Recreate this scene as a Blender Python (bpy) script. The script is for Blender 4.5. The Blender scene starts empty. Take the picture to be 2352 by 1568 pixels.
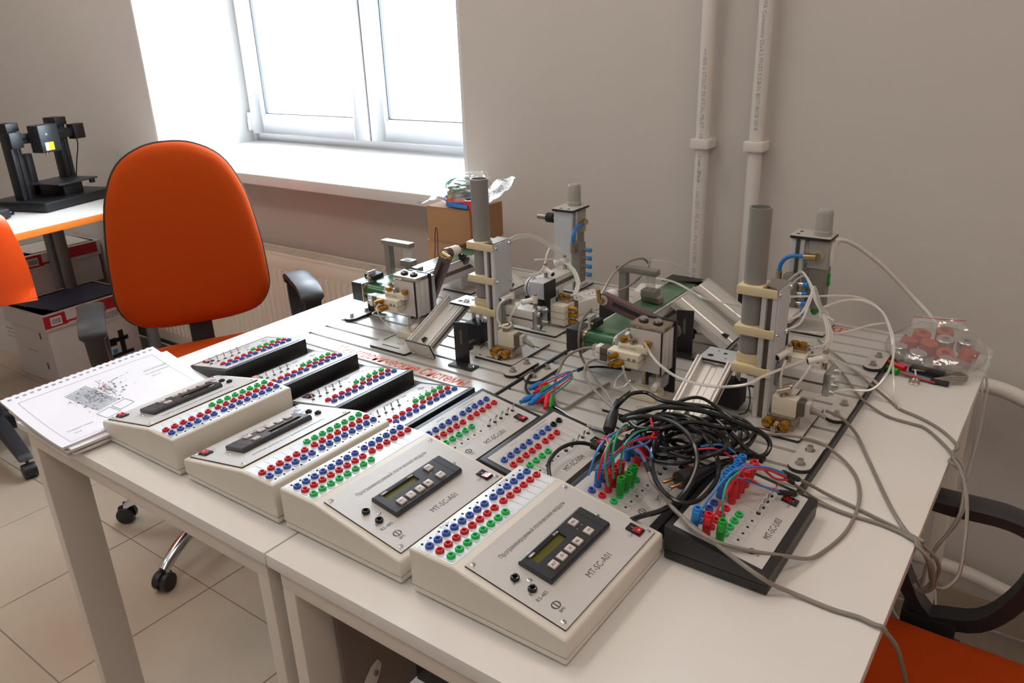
import bpy, bmesh, math, random
from mathutils import Vector, Matrix
random.seed(7)
SC = bpy.context.scene
COL = SC.collection
PI = math.pi

# ------------------------------------------------------------------ camera
cam_d = bpy.data.cameras.new('camera')
cam = bpy.data.objects.new('camera', cam_d)
COL.objects.link(cam)
R_, U_, F_ = Vector((.80796, .58856, -.03423)), Vector((-.19262, .31810, .92829)), Vector((-.55736, .74345, -.37021))
R_.normalize(); F_ = (F_ - R_ * F_.dot(R_)).normalized(); U_ = R_.cross(F_)
m = Matrix((R_, U_, -F_)).transposed().to_4x4()
m.translation = Vector((1.502, -.484, 1.377))
cam.matrix_world = m
cam_d.sensor_width = 36
cam_d.lens = 1800 / 2352 * 36
cam_d.clip_start = .02
cam_d.dof.use_dof = True
cam_d.dof.focus_distance = 1.2
cam_d.dof.aperture_fstop = 15
SC.camera = cam

# ------------------------------------------------------------------ world, daylight, exposure
SC.view_settings.view_transform = 'Standard'
SC.view_settings.look = 'None'
SC.view_settings.gamma = 1
SC.view_settings.exposure = 0.0
SC.view_settings.use_curve_mapping = False
wd = bpy.data.worlds.new('overcast_sky')
SC.world = wd
wd.use_nodes = True
bg = wd.node_tree.nodes['Background']
bg.inputs['Color'].default_value = (.76, .89, 1.0, 1)
bg.inputs['Strength'].default_value = 22.0
# portal in the window opening so that the sky is sampled through it
pl = bpy.data.lights.new('window_portal', 'AREA')
pl.shape = 'RECTANGLE'; pl.size = 1.66; pl.size_y = 1.5
pl.cycles.is_portal = True
plo = bpy.data.objects.new('window_portal', pl)
COL.objects.link(plo)
plo.location = (-.9, 2.03, 1.72); plo.rotation_euler = (math.radians(-90), 0, 0)

# ------------------------------------------------------------------ materials
def lin(h):
    h = h.lstrip('#')
    c = [int(h[i:i + 2], 16) / 255 for i in (0, 2, 4)]
    return tuple(x / 12.92 if x <= .04045 else ((x + .055) / 1.055) ** 2.4 for x in c) + (1,)

MATS = {}
def mat(name, col, rough=.5, metal=0.0, var=.06, vs=30, bump=0.0, bs=200, spec=.5, coat=0.0, trans=0.0, alpha=1.0, aniso=None, sheen=0.0):
    M = bpy.data.materials.new(name)
    M.use_nodes = True
    nt = M.node_tree
    b = nt.nodes['Principled BSDF']
    c = lin(col) if isinstance(col, str) else tuple(col) + (1,)
    tc = nt.nodes.new('ShaderNodeTexCoord')
    nz = nt.nodes.new('ShaderNodeTexNoise')
    nz.inputs['Scale'].default_value = vs
    nz.inputs['Detail'].default_value = 3
    mp = nt.nodes.new('ShaderNodeMapping')
    if aniso: mp.inputs['Scale'].default_value = aniso
    nt.links.new(tc.outputs['Object'], mp.inputs['Vector'])
    nt.links.new(mp.outputs['Vector'], nz.inputs['Vector'])
    mx = nt.nodes.new('ShaderNodeMix'); mx.data_type = 'RGBA'
    mx.inputs[6].default_value = tuple(x * (1 - var) for x in c[:3]) + (1,)
    mx.inputs[7].default_value = tuple(min(1, x * (1 + var)) for x in c[:3]) + (1,)
    nt.links.new(nz.outputs['Fac'], mx.inputs[0])
    nt.links.new(mx.outputs[2], b.inputs['Base Color'])
    b.inputs['Roughness'].default_value = rough
    b.inputs['Metallic'].default_value = metal
    b.inputs['Specular IOR Level'].default_value = spec
    b.inputs['Coat Weight'].default_value = coat
    b.inputs['Transmission Weight'].default_value = trans
    b.inputs['Alpha'].default_value = alpha
    if sheen:
        b.inputs['Sheen Weight'].default_value = sheen
    if bump:
        n2 = nt.nodes.new('ShaderNodeTexNoise')
        n2.inputs['Scale'].default_value = bs
        n2.inputs['Detail'].default_value = 4
        nt.links.new(mp.outputs['Vector'], n2.inputs['Vector'])
        bp = nt.nodes.new('ShaderNodeBump')
        bp.inputs['Strength'].default_value = bump
        bp.inputs['Distance'].default_value = .002
        nt.links.new(n2.outputs['Fac'], bp.inputs['Height'])
        nt.links.new(bp.outputs['Normal'], b.inputs['Normal'])
    MATS[name] = M
    return M

def film(name, col, opacity, rough=.08, glossy=.25, bump=.6, bs=60):
    """clear plastic: mostly see-through, a little milky, with highlights"""
    M = bpy.data.materials.new(name); M.use_nodes = True
    nt = M.node_tree; nt.nodes.clear()
    o = nt.nodes.new('ShaderNodeOutputMaterial')
    t = nt.nodes.new('ShaderNodeBsdfTransparent')
    d = nt.nodes.new('ShaderNodeBsdfDiffuse'); d.inputs['Color'].default_value = lin(col)
    g = nt.nodes.new('ShaderNodeBsdfGlossy'); g.inputs['Roughness'].default_value = rough
    m1 = nt.nodes.new('ShaderNodeMixShader'); m1.inputs[0].default_value = opacity
    m2 = nt.nodes.new('ShaderNodeMixShader')
    lw = nt.nodes.new('ShaderNodeLayerWeight'); lw.inputs['Blend'].default_value = .5
    pw = nt.nodes.new('ShaderNodeMath'); pw.operation = 'POWER'; pw.inputs[1].default_value = 4.0
    ad = nt.nodes.new('ShaderNodeMath'); ad.operation = 'MULTIPLY_ADD'; ad.inputs[1].default_value = .75; ad.inputs[2].default_value = .03 + glossy * .1
    nz = nt.nodes.new('ShaderNodeTexNoise'); nz.inputs['Scale'].default_value = bs
    bp = nt.nodes.new('ShaderNodeBump'); bp.inputs['Strength'].default_value = bump; bp.inputs['Distance'].default_value = .004
    tc = nt.nodes.new('ShaderNodeTexCoord')
    L = nt.links.new
    L(tc.outputs['Object'], nz.inputs['Vector']); L(nz.outputs['Fac'], bp.inputs['Height'])
    for n in (d, g, lw): L(bp.outputs['Normal'], n.inputs['Normal'])
    L(t.outputs[0], m1.inputs[1]); L(d.outputs[0], m1.inputs[2])
    L(lw.outputs['Facing'], pw.inputs[0]); L(pw.outputs[0], ad.inputs[0]); L(ad.outputs[0], m2.inputs[0])
    L(m1.outputs[0], m2.inputs[1]); L(g.outputs[0], m2.inputs[2])
    L(m2.outputs[0], o.inputs['Surface'])
    MATS[name] = M
    return M

def emit(name, col, s):
    M = bpy.data.materials.new(name); M.use_nodes = True
    b = M.node_tree.nodes['Principled BSDF']
    b.inputs['Base Color'].default_value = lin(col)
    b.inputs['Emission Color'].default_value = lin(col)
    b.inputs['Emission Strength'].default_value = s
    MATS[name] = M
    return M

mat('wall', '#d0cac4', .85, var=.025, vs=2.5, bump=.12, bs=120)
mat('white_paint', '#dcdcda', .7, var=.02, vs=3, bump=.05, bs=120)
mat('ceiling', '#efece6', .8, var=.02, vs=2)
mat('upvc', '#eeeef1', .25, var=.01)
mat('sill', '#e0dedb', .3, var=.015, vs=6)
mat('gasket', '#3a3c3f', .6)

mat('tile', '#b7a693', .3, var=.07, vs=14, bump=.03, bs=60)
mat('grout', '#8f8072', .9, var=.1, vs=60)
mat('desk_white', '#e6e3df', .38, var=.012, vs=18, bump=.02, bs=900)
mat('frame_white', '#ddd3cb', .42, var=.02, vs=40, bump=.04, bs=700)
mat('shade_panel', '#7d706c', .5, var=.03)  # dark tone carries the shade under the desk, painted into the panel colour
mat('beige', '#dcd5ca', .48, var=.012, vs=60, bump=.06, bs=1500)
mat('panel_grey', '#cfccca', .33, var=.02, vs=120, metal=.15)
mat('sticker', '#e3e9ef', .16, var=.01)
mat('ink', '#4a4a4e', .5, var=0)
mat('ink_soft', '#8f98a4', .5, var=0)
mat('ink_orange', '#ee5a1c', .5, var=.08, vs=200)
mat('black', '#212124', .42, var=.08, vs=60, bump=.05, bs=900)
mat('black_gloss', '#1d1e22', .22, var=.05)
mat('black_matt', '#1b1b1d', .65, var=.1, vs=80)
mat('core_black', '#202022', .5, var=.05)
mat('device', '#33353b', .3, var=.04)
mat('printer_black', '#161618', .4, var=.06)
mat('printer_dark', '#26282d', .35, var=.05)
mat('lcd', '#5b5a1c', .25, var=.06, vs=15)
mat('key', '#d6c9c4', .4, var=.02)
mat('hole', '#0c0c0e', .8, var=0)
mat('blue', '#3d5eb5', .38, var=.03)
mat('red', '#d21f2c', .38, var=.03)
mat('green', '#2cc062', .38, var=.03)
mat('plug_blue', '#2080d0', .4, var=.04)
mat('plug_red', '#d01822', .4, var=.04)
mat('plug_green', '#1d9a34', .4, var=.04)
mat('wire_blue', '#3f7fc6', .45, var=.03)
mat('wire_red', '#cf2338', .45, var=.03)
mat('wire_green', '#1f8f6c', .45, var=.03)
mat('rocker', '#b0141c', .22, var=.03)
mat('white_print', '#f4f0ee', .5, var=0)
mat('chrome', '#d8dadc', .16, metal=1, var=.02)
mat('steel', '#b9b8b4', .3, metal=1, var=.06, vs=80)
mat('nickel', '#b8ab9a', .24, metal=1, var=.06, vs=80)
mat('alu', '#d8d5d1', .32, metal=.35, var=.03, vs=12, aniso=(1, 40, 40), bump=.02, bs=300)
mat('alu_plain', '#d9d6d3', .38, metal=.35, var=.03, vs=40)
mat('alu_paint', '#c9ccd2', .38, metal=.2, var=.015, vs=30)
mat('plate_face', '#c9c4be', .36, metal=.2, var=.02, vs=50)
mat('slot_dark', '#6b645b', .5, metal=.5, var=.1)
mat('cream', '#dccaa4', .5, var=.02, vs=50)
mat('cream_light', '#e0d8c4', .42, var=.03, vs=60)
mat('pvc_grey', '#8b8986', .42, var=.02, vs=20)
mat('reg_grey', '#a5a39b', .45, var=.02)
mat('mani_grey', '#86837c', .4, metal=.35, var=.04, vs=60)
mat('amber', '#b58532', .25, metal=.75, var=.08, vs=120)
mat('brass', '#c2a274', .25, metal=1, var=.05)
mat('fit_white', '#e4e0d8', .35, var=.02)
mat('belt', '#56745a', .26, var=.08, vs=14)
mat('drum_green', '#1f5a30', .2, var=.06, vs=14, coat=.4)
mat('brown', '#6b5454', .42, metal=.25, var=.04, vs=40)
mat('cable_grey', '#8c857c', .42, var=.03)
mat('cable_black', '#1d1d1f', .22, var=.05)
mat('cable_white', '#d9d5cd', .4, var=.02)
mat('hose_blue', '#1c74c4', .35, var=.02)
film('tube_clear', '#f2efe8', .48, rough=.12, glossy=.5, bump=0)
film('bag_film', '#f2f4f8', .10, rough=.12, glossy=.9, bump=1.0, bs=45)
film('glass', '#ffffff', 0.0, rough=.01, glossy=.05, bump=0)
film('clear_part', '#d8d8d8', .3, rough=.05, glossy=.5, bump=0)
mat('orange_fabric', '#bc460d', .9, var=.05, vs=260, bump=.35, bs=1100, spec=.15)
mat('orange_plastic', '#ff5a1e', .32, var=.02, vs=10)
mat('orange_edge', '#f0842c', .4, var=.02)
mat('chair_black', '#2e2f33', .42, var=.06, vs=40, bump=.06, bs=700)
mat('piping', '#2b2b2b', .7, var=.05)
mat('cardboard', '#a67a54', .8, var=.05, vs=35, bump=.08, bs=300)
mat('tape', '#c8a06c', .35, var=.03)
mat('carton_white', '#d9d3d1', .6, var=.03, vs=10)
mat('carton_red', '#b3202a', .5, var=.05, vs=20)
mat('carton_blue', '#3b4568', .5, var=.08, vs=10)
mat('leg_grey', '#77797c', .45, metal=.3, var=.03)
mat('radiator', '#e6ddcf', .4, var=.015)
mat('pipe_white', '#dcd6d0', .45, var=.02, vs=15)
mat('paper', '#eeecf4', .12, var=.012, vs=8, coat=.25)
mat('paper_edge', '#d9d2ca', .7, var=.1, vs=300)
mat('yellow', '#e2cf1e', .5, var=.05)
mat('puck_red', '#b34a32', .65, var=.05, vs=80)
mat('puck_alu', '#cfcfcf', .28, metal=.9, var=.03, vs=60)
mat('socket_white', '#e2ded6', .4, var=.015)
mat('mains_copper', '#c9956b', .2, metal=1, var=.02)
mat('heat_black', '#202024', .6, var=.05)

# ------------------------------------------------------------------ geometry helpers
class MB:
    def __init__(s):
        s.v = []; s.f = []
    def _add(s, vs, fs):
        o = len(s.v)
        s.v += [tuple(p) for p in vs]
        s.f += [tuple(i + o for i in f) for f in fs]
        return s
    def bx(s, x0, x1, y0, y1, z0, z1, M=None):
        vs = [Vector((x, y, z)) for z in (z0, z1) for y in (y0, y1) for x in (x0, x1)]
        if M is not None: vs = [M @ p for p in vs]
        return s._add(vs, [(0, 2, 3, 1), (4, 5, 7, 6), (0, 1, 5, 4), (2, 6, 7, 3), (0, 4, 6, 2), (1, 3, 7, 5)])
    def prism(s, poly, a, b, ax='z', M=None):
        """poly: 2d points (counter-clockwise), extruded from a to b along ax"""
        def P(p, t):
            if ax == 'z': q = (p[0], p[1], t)
            elif ax == 'y': q = (p[0], t, p[1])
            else: q = (t, p[0], p[1])
            q = Vector(q)
            return M @ q if M is not None else q
        n = len(poly)
        vs = [P(p, a) for p in poly] + [P(p, b) for p in poly]
        fs = [tuple(range(n - 1, -1, -1)), tuple(range(n, 2 * n))]
        fs += [(i, (i + 1) % n, n + (i + 1) % n, n + i) for i in range(n)]
        if ax == 'y': fs = [tuple(reversed(f)) for f in fs]
        return s._add(vs, fs)
    def cyl(s, p0, p1, r0, r1=None, n=14, cap=True):
        r1 = r0 if r1 is None else r1
        return s.rings([(p0, r0), (p1, r1)], n, cap)
    def rings(s, seq, n=14, cap=True):
        """stacked circles (point, radius) along one straight axis"""
        a, b = Vector(seq[0][0]), Vector(seq[-1][0])
        d = (b - a)
        if d.length < 1e-9: d = Vector((0, 0, 1))
        d.normalize()
        u = d.orthogonal().normalized(); w = d.cross(u)
        vs = []; fs = []
        for p, r in seq:
            p = Vector(p)
            vs += [p + (u * math.cos(2 * PI * k / n) + w * math.sin(2 * PI * k / n)) * r for k in range(n)]
        for i in range(len(seq) - 1):
            for k in range(n):
                fs.append((i * n + k, i * n + (k + 1) % n, (i + 1) * n + (k + 1) % n, (i + 1) * n + k))
        if cap:
            fs.append(tuple(range(n - 1, -1, -1)))
            e = (len(seq) - 1) * n
            fs.append(tuple(range(e, e + n)))
        return s._add(vs, fs)
    def lathe(s, prof, o=(0, 0, 0), n=18, axis='z'):
        """closed profile of (r, h) around an axis"""
        vs = []; fs = []; m_ = len(prof); o = Vector(o)
        for k in range(n):
            a = 2 * PI * k / n
            for r, h in prof:
                c, t = r * math.cos(a), r * math.sin(a)
                q = (c, t, h) if axis == 'z' else ((h, c, t) if axis == 'x' else (t, h, c))
                vs.append(o + Vector(q))
        for k in range(n):
            for j in range(m_):
                j2 = (j + 1) % m_; k2 = (k + 1) % n
                fs.append((k * m_ + j, k2 * m_ + j, k2 * m_ + j2, k * m_ + j2))
        return s._add(vs, fs)
    def tube(s, pts, r, n=8, cap=True, sub=0):
        P = [Vector(p) for p in pts]
        if sub: P = spline(P, sub)
        t = [(P[min(i + 1, len(P) - 1)] - P[max(i - 1, 0)]).normalized() for i in range(len(P))]
        u = t[0].orthogonal().normalized()
        vs = []; fs = []
        for i, p in enumerate(P):
            u = (u - t[i] * u.dot(t[i]))
            u = u.normalized() if u.length > 1e-6 else t[i].orthogonal().normalized()
            w = t[i].cross(u)
            rr = r[min(i, len(r) - 1)] if isinstance(r, (list, tuple)) else r
            vs += [p + (u * math.cos(2 * PI * k / n) + w * math.sin(2 * PI * k / n)) * rr for k in range(n)]
        for i in range(len(P) - 1):
            for k in range(n):
                fs.append((i * n + k, i * n + (k + 1) % n, (i + 1) * n + (k + 1) % n, (i + 1) * n + k))
        if cap:
            fs.append(tuple(range(n - 1, -1, -1))); e = (len(P) - 1) * n
            fs.append(tuple(range(e, e + n)))
        return s._add(vs, fs)
    def ball(s, c, r, n=10, sc=(1, 1, 1)):
        c = Vector(c); m_ = n // 2 + 1; vs = []; fs = []
        for i in range(m_ + 1):
            th = PI * i / m_
            for k in range(n):
                a = 2 * PI * k / n
                vs.append(c + Vector((math.sin(th) * math.cos(a) * sc[0], math.sin(th) * math.sin(a) * sc[1], math.cos(th) * sc[2])) * r)
        for i in range(m_):
            for k in range(n):
                fs.append((i * n + k, (i + 1) * n + k, (i + 1) * n + (k + 1) % n, i * n + (k + 1) % n))
        return s._add(vs, fs)
    def mesh(s, name, bevel=0.0, seg=2, ang=32, sharp=35):
        me = bpy.data.meshes.new(name)
        me.from_pydata(s.v, [], s.f)
        bm = bmesh.new(); bm.from_mesh(me)
        bmesh.ops.remove_doubles(bm, verts=bm.verts, dist=1e-7)
        bmesh.ops.recalc_face_normals(bm, faces=bm.faces)
        if bevel:
            es = [e for e in bm.edges if len(e.link_faces) == 2 and e.calc_face_angle(0) > math.radians(ang)]
            bmesh.ops.bevel(bm, geom=es, offset=bevel, segments=seg, profile=.6, affect='EDGES', clamp_overlap=True)
        bm.to_mesh(me); bm.free()
        for p in me.polygons: p.use_smooth = True
        me.set_sharp_from_angle(angle=math.radians(sharp))
        return me

def spline(P, sub):
    """Catmull-Rom (centripetal-ish) through points"""
    P = [Vector(p) for p in P]
    if len(P) < 3: return P
    Q = [P[0] * 2 - P[1]] + P + [P[-1] * 2 - P[-2]]
    out = []
    for i in range(1, len(Q) - 2):
        p0, p1, p2, p3 = Q[i - 1], Q[i], Q[i + 1], Q[i + 2]
        d0, d1, d2 = [max(1e-5, (b - a).length ** .5) for a, b in ((p0, p1), (p1, p2), (p2, p3))]
        m1 = (p1 - p0) / d0 - (p2 - p0) / (d0 + d1) + (p2 - p1) / d1
        m2 = (p2 - p1) / d1 - (p3 - p1) / (d1 + d2) + (p3 - p2) / d2
        m1 *= d1; m2 *= d1
        for k in range(sub):
            t = k / sub
            out.append((2 * t ** 3 - 3 * t * t + 1) * p1 + (t ** 3 - 2 * t * t + t) * m1 + (-2 * t ** 3 + 3 * t * t) * p2 + (t ** 3 - t * t) * m2)
    out.append(P[-1])
    return out

def ob(name, me, material, parent=None, M=None, **kw):
    """link one mesh object (me: MB or mesh)"""
    if isinstance(me, MB): me = me.mesh(name, **kw)
    if not me.materials: me.materials.append(MATS[material])
    o = bpy.data.objects.new(name, me)
    COL.objects.link(o)
    if parent is not None: o.parent = parent
    if M is not None: o.matrix_local = M
    return o

def inst(name, key, builder, material, parent=None, M=None):
    """an object whose mesh is shared under key"""
    k = (key, material)
    if k not in CACHE:
        me = builder()
        if isinstance(me, MB): me = me.mesh(name)
        me.materials.append(MATS[material])
        CACHE[k] = me
    o = bpy.data.objects.new(name, CACHE[k])
    COL.objects.link(o)
    if parent is not None: o.parent = parent
    if M is not None: o.matrix_local = M
    return o
CACHE = {}

def thing(name, label, cat, loc=(0, 0, 0), rz=0.0, group=None):
    o = bpy.data.objects.new(name, None)
    COL.objects.link(o)
    o.empty_display_size = .02
    o.location = loc; o.rotation_euler = (0, 0, rz)
    return tag(o, label, cat, group)

def tag(o, label, cat, group=None):
    o['label'] = label; o['category'] = cat
    if group: o['group'] = group
    return o

def struct(o, label=None):
    o['kind'] = 'structure'
    if label: o['label'] = label
    return o

def copy_tree(o, parent=None):
    c = o.copy(); COL.objects.link(c)
    if parent is not None: c.parent = parent
    for ch in o.children: copy_tree(ch, c)
    return c

def T(x=0, y=0, z=0, rz=0.0, rx=0.0, ry=0.0):
    return Matrix.Translation((x, y, z)) @ Matrix.Rotation(rz, 4, 'Z') @ Matrix.Rotation(ry, 4, 'Y') @ Matrix.Rotation(rx, 4, 'X')

def text_mesh(s, size, bold=0.0, depth=0.0):
    k = ('text', s, size, bold, depth)
    if k in CACHE: return CACHE[k]
    c = bpy.data.curves.new('text', 'FONT')
    c.body = s; c.size = size; c.resolution_u = 2; c.offset = bold; c.extrude = depth
    o = bpy.data.objects.new('text', c)
    COL.objects.link(o)
    bpy.context.view_layer.update()
    me = bpy.data.meshes.new_from_object(o.evaluated_get(bpy.context.evaluated_depsgraph_get()))
    me.materials.clear()
    bpy.data.objects.remove(o); bpy.data.curves.remove(c)
    CACHE[k] = me
    return me

def text(name, s, size, material, parent, M, bold=0.0, width=None):
    me = text_mesh(s, size, bold).copy()
    if width:
        xs = [v.co.x for v in me.vertices]; w = max(xs) - min(xs)
        for v in me.vertices: v.co.x *= width / w
    return ob(name, me, material, parent, M)

def rrect(x0, x1, y0, y1, r, n=4):
    P = []
    for cx, cy, a in ((x1 - r, y0 + r, -90), (x1 - r, y1 - r, 0), (x0 + r, y1 - r, 90), (x0 + r, y0 + r, 180)):
        for k in range(n + 1):
            t = math.radians(a + 90 * k / n)
            P.append((cx + r * math.cos(t), cy + r * math.sin(t)))
    return P

def screw_mesh(r=.004, h=.0025, hexa=True):
    b = MB().rings([((0, 0, 0), r), ((0, 0, h * .6), r), ((0, 0, h), r * .75)], 12)
    if hexa: b.rings([((0, 0, h), r * .45), ((0, 0, h + .0002), r * .4)], 6)
    return b

def bolt_mesh():
    """washer and hex socket head bolt"""
    b = MB().cyl((0, 0, 0), (0, 0, .0012), .0075, n=18)
    b.cyl((0, 0, .0012), (0, 0, .008), .0045, n=14)
    b.cyl((0, 0, .008), (0, 0, .0083), .0022, n=6)
    return b
# ------------------------------------------------------------------ the room
WY, X0, X1, YB, ZC = 1.38, -4.2, 3.0, -4.2, 3.0
# floor: grout bed with tiles of 0.40 m
fl = struct(ob('floor', MB().bx(X0, X1, YB, WY, -.05, -.002), 'grout'), 'beige square floor tiles with thin grey joints')
TS = .4005
def tile_me(): return MB().bx(-TS / 2 + .0016, TS / 2 - .0016, -TS / 2 + .0016, TS / 2 - .0016, -.012, 0).mesh('floor_tile', bevel=.0008, seg=1)
nx0 = -6
for i in range(-7, 8):
    for j in range(-3, 4):
        cx = -.214 + (i + .5) * TS - .0; cy = .40 + (j + .5) * TS - .0
        if cx - TS / 2 < X0 or cx + TS / 2 > X1 or cy + TS / 2 > WY + .03: continue
        inst('floor_tile', 'tile', tile_me, 'tile', fl, T(cx, cy, 0))
# rest of the floor, behind and beside the camera, out of view
b = MB()
ya = .40 - 3 * TS; xa = -.214 - 7 * TS; xb = -.214 + 8 * TS
b.bx(X0, X1, YB, ya - .002, -.01, 0).bx(X0, xa - .002, ya, WY, -.01, 0)
rest = ob('outer_floor', b, 'tile', fl)

# back wall with the window recess
wx0, wx1, wz0, wz1, WD = -1.745, -.04, .885, 2.45, 2.06
b = MB()
b.bx(X0, wx0, WY, WD, 0, ZC).bx(wx1, X1, WY, WD, 0, ZC).bx(wx0, wx1, WY, WD, 0, wz0).bx(wx0, wx1, WY, WD, wz1, ZC)
wb = struct(ob('wall_back', b, 'wall'), 'beige painted wall with the window recess')
rv = ob('window_reveal', MB().bx(wx0, wx0 + .012, WY + .0005, 1.90, wz0, wz1).bx(wx1 - .012, wx1, WY + .0005, 1.90, wz0, wz1).bx(wx0, wx1, WY + .0005, 1.90, wz1 - .012, wz1), 'white_paint', wb)
struct(ob('wall_left', MB().bx(X0 - .1, X0, YB, WD, 0, ZC), 'wall'))
struct(ob('wall_right', MB().bx(X1, X1 + .1, YB, WD, 0, ZC), 'wall'))
struct(ob('wall_front', MB().bx(X0, X1, YB - .1, YB, 0, ZC), 'wall'))
ce = struct(ob('ceiling', MB().bx(X0, X1, YB, WD, ZC, ZC + .1), 'ceiling'))
# skirting tiles
bb = struct(ob('baseboard_back', MB().bx(X0, X1, WY - .006, WY, 0, .078), 'grout'), 'beige tile skirting along the back wall')
def sk(): return MB().bx(-TS / 2 + .0015, TS / 2 - .0015, -.010, 0, .001, .08).mesh('skirting_tile', bevel=.001, seg=1)
for i in range(-4, 8): inst('skirting_tile', 'skirt', sk, 'tile', bb, T(-.214 + (i + .5) * TS, WY - .001, 0))

# window: frame, two sashes with panes
w1 = thing('window_1', 'white plastic window with two sashes', 'window', (0, 1.86, 0))
del w1['category']
struct(w1)
fx0, fx1, fz0, fz1 = wx0 + .012, wx1 - .012, .93, wz1 - .012
def framebox(x0, x1, z0, z1, w, y0, y1, wb_=None):
    wb_ = w if wb_ is None else wb_
    return MB().bx(x0, x0 + w, y0, y1, z0, z1).bx(x1 - w, x1, y0, y1, z0, z1).bx(x0 + w, x1 - w, y0, y1, z0, z0 + wb_).bx(x0 + w, x1 - w, y0, y1, z1 - w, z1)
ob('frame', framebox(fx0, fx1, fz0, fz1, .04, .0, .07), 'upvc', w1, bevel=.003)
xm = -.932
for x0, x1 in ((fx0 + .022, xm - .0055), (xm + .0055, fx1 - .022)):
    s_ = ob('sash', framebox(x0, x1, fz0 + .036, fz1 - .03, .085, -.018, .06, .082), 'upvc', w1, bevel=.004)
    ob('bead', framebox(x0 + .072, x1 - .072, fz0 + .106, fz1 - .1, .018, -.004, .03), 'upvc', s_, bevel=.003)
    ob('gasket', framebox(x0 + .0865, x1 - .0865, fz0 + .1195, fz1 - .1145, .008, .0, .014), 'gasket', s_)
    ob('pane', MB().bx(x0 + .088, x1 - .088, .02, .026, fz0 + .121, fz1 - .116), 'glass', s_)
ob('seal', MB().bx(xm - .0053, xm + .0053, -.010, .02, fz0 + .036, fz1 - .03), 'gasket', w1)
ob('hinge', MB().bx(fx0 + .012, fx0 + .026, -.03, -.004, fz0 + .05, fz0 + .13).cyl((fx0 + .02, -.03, fz0 + .05), (fx0 + .02, -.03, fz0 + .10), .006), 'upvc', w1, bevel=.002)
ob('lower_profile', MB().bx(fx0, fx1, .002, .06, .90, .932), 'upvc', w1)
sl = struct(ob('trim_1', MB().bx(wx0 - .02, .015, 1.24, WY - .0005, .889, .928).bx(wx0 + .0005, wx1 - .0005, WY - .0005, 1.875, .8855, .928), 'sill', bevel=.006, seg=3), 'white window sill board')

# light panels on the ceiling
emit('lamp_panel', '#fff0e1', 8.0)
for lx in (-2.2, .1, 2.0):
    for ly in (-1.1, .45):
        t = thing('ceiling_light', 'square ceiling light panel', 'ceiling light', (lx, ly, ZC), 0, 'ceiling light panels')
        ob('housing', MB().bx(-.31, .31, -.31, .31, -.03, 0), 'upvc', t)
        ob('diffuser', MB().bx(-.28, .28, -.28, .28, -.034, -.0301), 'lamp_panel', t)

# heating pipes on the wall with clips
def riser(x, lab):
    t = thing('heating_pipe', lab, 'pipe', (x, WY - .034, 0), 0, 'white riser pipes on the wall')
    ob('pipe_body', MB().cyl((0, 0, .05), (0, 0, ZC - .001), .0165, n=20), 'pipe_white', t)
    for z in (1.105, 2.4):
        ob('clip', MB().prism(rrect(-.025, .025, -.022, .022, .008), z - .011, z + .011).bx(.004, .022, .018, .0339, z - .011, z + .011), 'pipe_white', t, bevel=.002)
    return t
p1 = riser(.727, 'white vertical pipe nearer the window, lettering along it')
p2 = riser(.858, 'white vertical pipe farther from the window, wider of the pair')
for t, s_, z0 in ((p1, '>< 025 x STOUT PE-RT/AL/PE-RT - 25x3.5 - 10 bar - PN10', 1.32), (p1, 'm 10 bar - 1 max EFG - PE-X/AL - EN ISO 21003 - 2018', 1.06), (p2, 'PPR Composite 25x4.2 PN20 S.2.5', 1.42), (p2, 'DIN 8077-8078 2018', 1.25)):
    me = text_mesh(s_, .0125).copy()
    for v in me.vertices:   # lettering wrapped on the pipe surface
        a = -PI / 2 + (v.co.y - .004) / .0165 + .1
        h = -v.co.x
        v.co = Vector((.0168 * math.cos(a), .0168 * math.sin(a), h))
    ob('lettering', me, 'ink_soft', t, T(0, 0, z0))

# pipes low on the right
t = thing('radiator_pipe', 'white pipe bending down to the right, upper of two near the orange seat', 'pipe', (1.3, WY - .05, .6), 0, 'horizontal heating pipes')
ob('pipe_body', MB().tube([(-.35, 0, .033), (.06, 0, .033), (.13, 0, .032), (.19, -.01, .018), (.24, -.01, -.01), (.30, -.01, -.08), (.33, -.01, -.2), (.34, -.01, -.35)], .0165, 12, sub=6), 'pipe_white', t)
t = thing('radiator_pipe', 'white pipe close to the skirting behind the black armrest', 'pipe', (1.3, WY - .05, .16), 0, 'horizontal heating pipes')
ob('pipe_body', MB().tube([(-.35, 0, .005), (.08, 0, .005), (.15, 0, 0), (.21, 0, -.012), (.30, 0, -.03), (.5, 0, -.06)], .0165, 12, sub=6), 'pipe_white', t)

# radiator under the sill
t = thing('radiator', 'cream steel panel radiator under the window sill', 'radiator', (-1.02, 1.30, .1))
rw = .92
prof = []
n = int(2 * rw / .0322)
prof.append((-rw, -.03))
for i in range(n):
    x = -rw + .02 + i * .0322
    prof += [(x, -.030), (x + .004, -.036), (x + .014, -.036), (x + .018, -.030)]
prof += [(rw, -.03), (rw, -.02), (-rw, -.02)]
ob('front_panel', MB().prism(prof, .05, .47), 'radiator', t, bevel=0)
ob('top_band', MB().bx(-rw, rw, -.032, -.02, .47, .525).bx(-rw, rw, -.032, -.02, .0, .05), 'radiator', t, bevel=.003)
ob('side_panel', MB().bx(-rw - .002, -rw + .004, -.034, .05, .0, .53), 'radiator', t, bevel=.001)
ob('side_panel', MB().bx(rw - .004, rw + .002, -.034, .05, .0, .53), 'radiator', t, bevel=.001)
ob('rear_panel', MB().bx(-rw, rw, .03, .046, .0, .52), 'radiator', t)
g = MB().bx(-rw, rw, -.032, -.024, .525, .535).bx(-rw, rw, .04, .048, .525, .535)
for i in range(120):
    x = -rw + .01 + i * (2 * rw - .02) / 119
    g.bx(x - .0025, x + .0025, -.024, .04, .526, .533)
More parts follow.
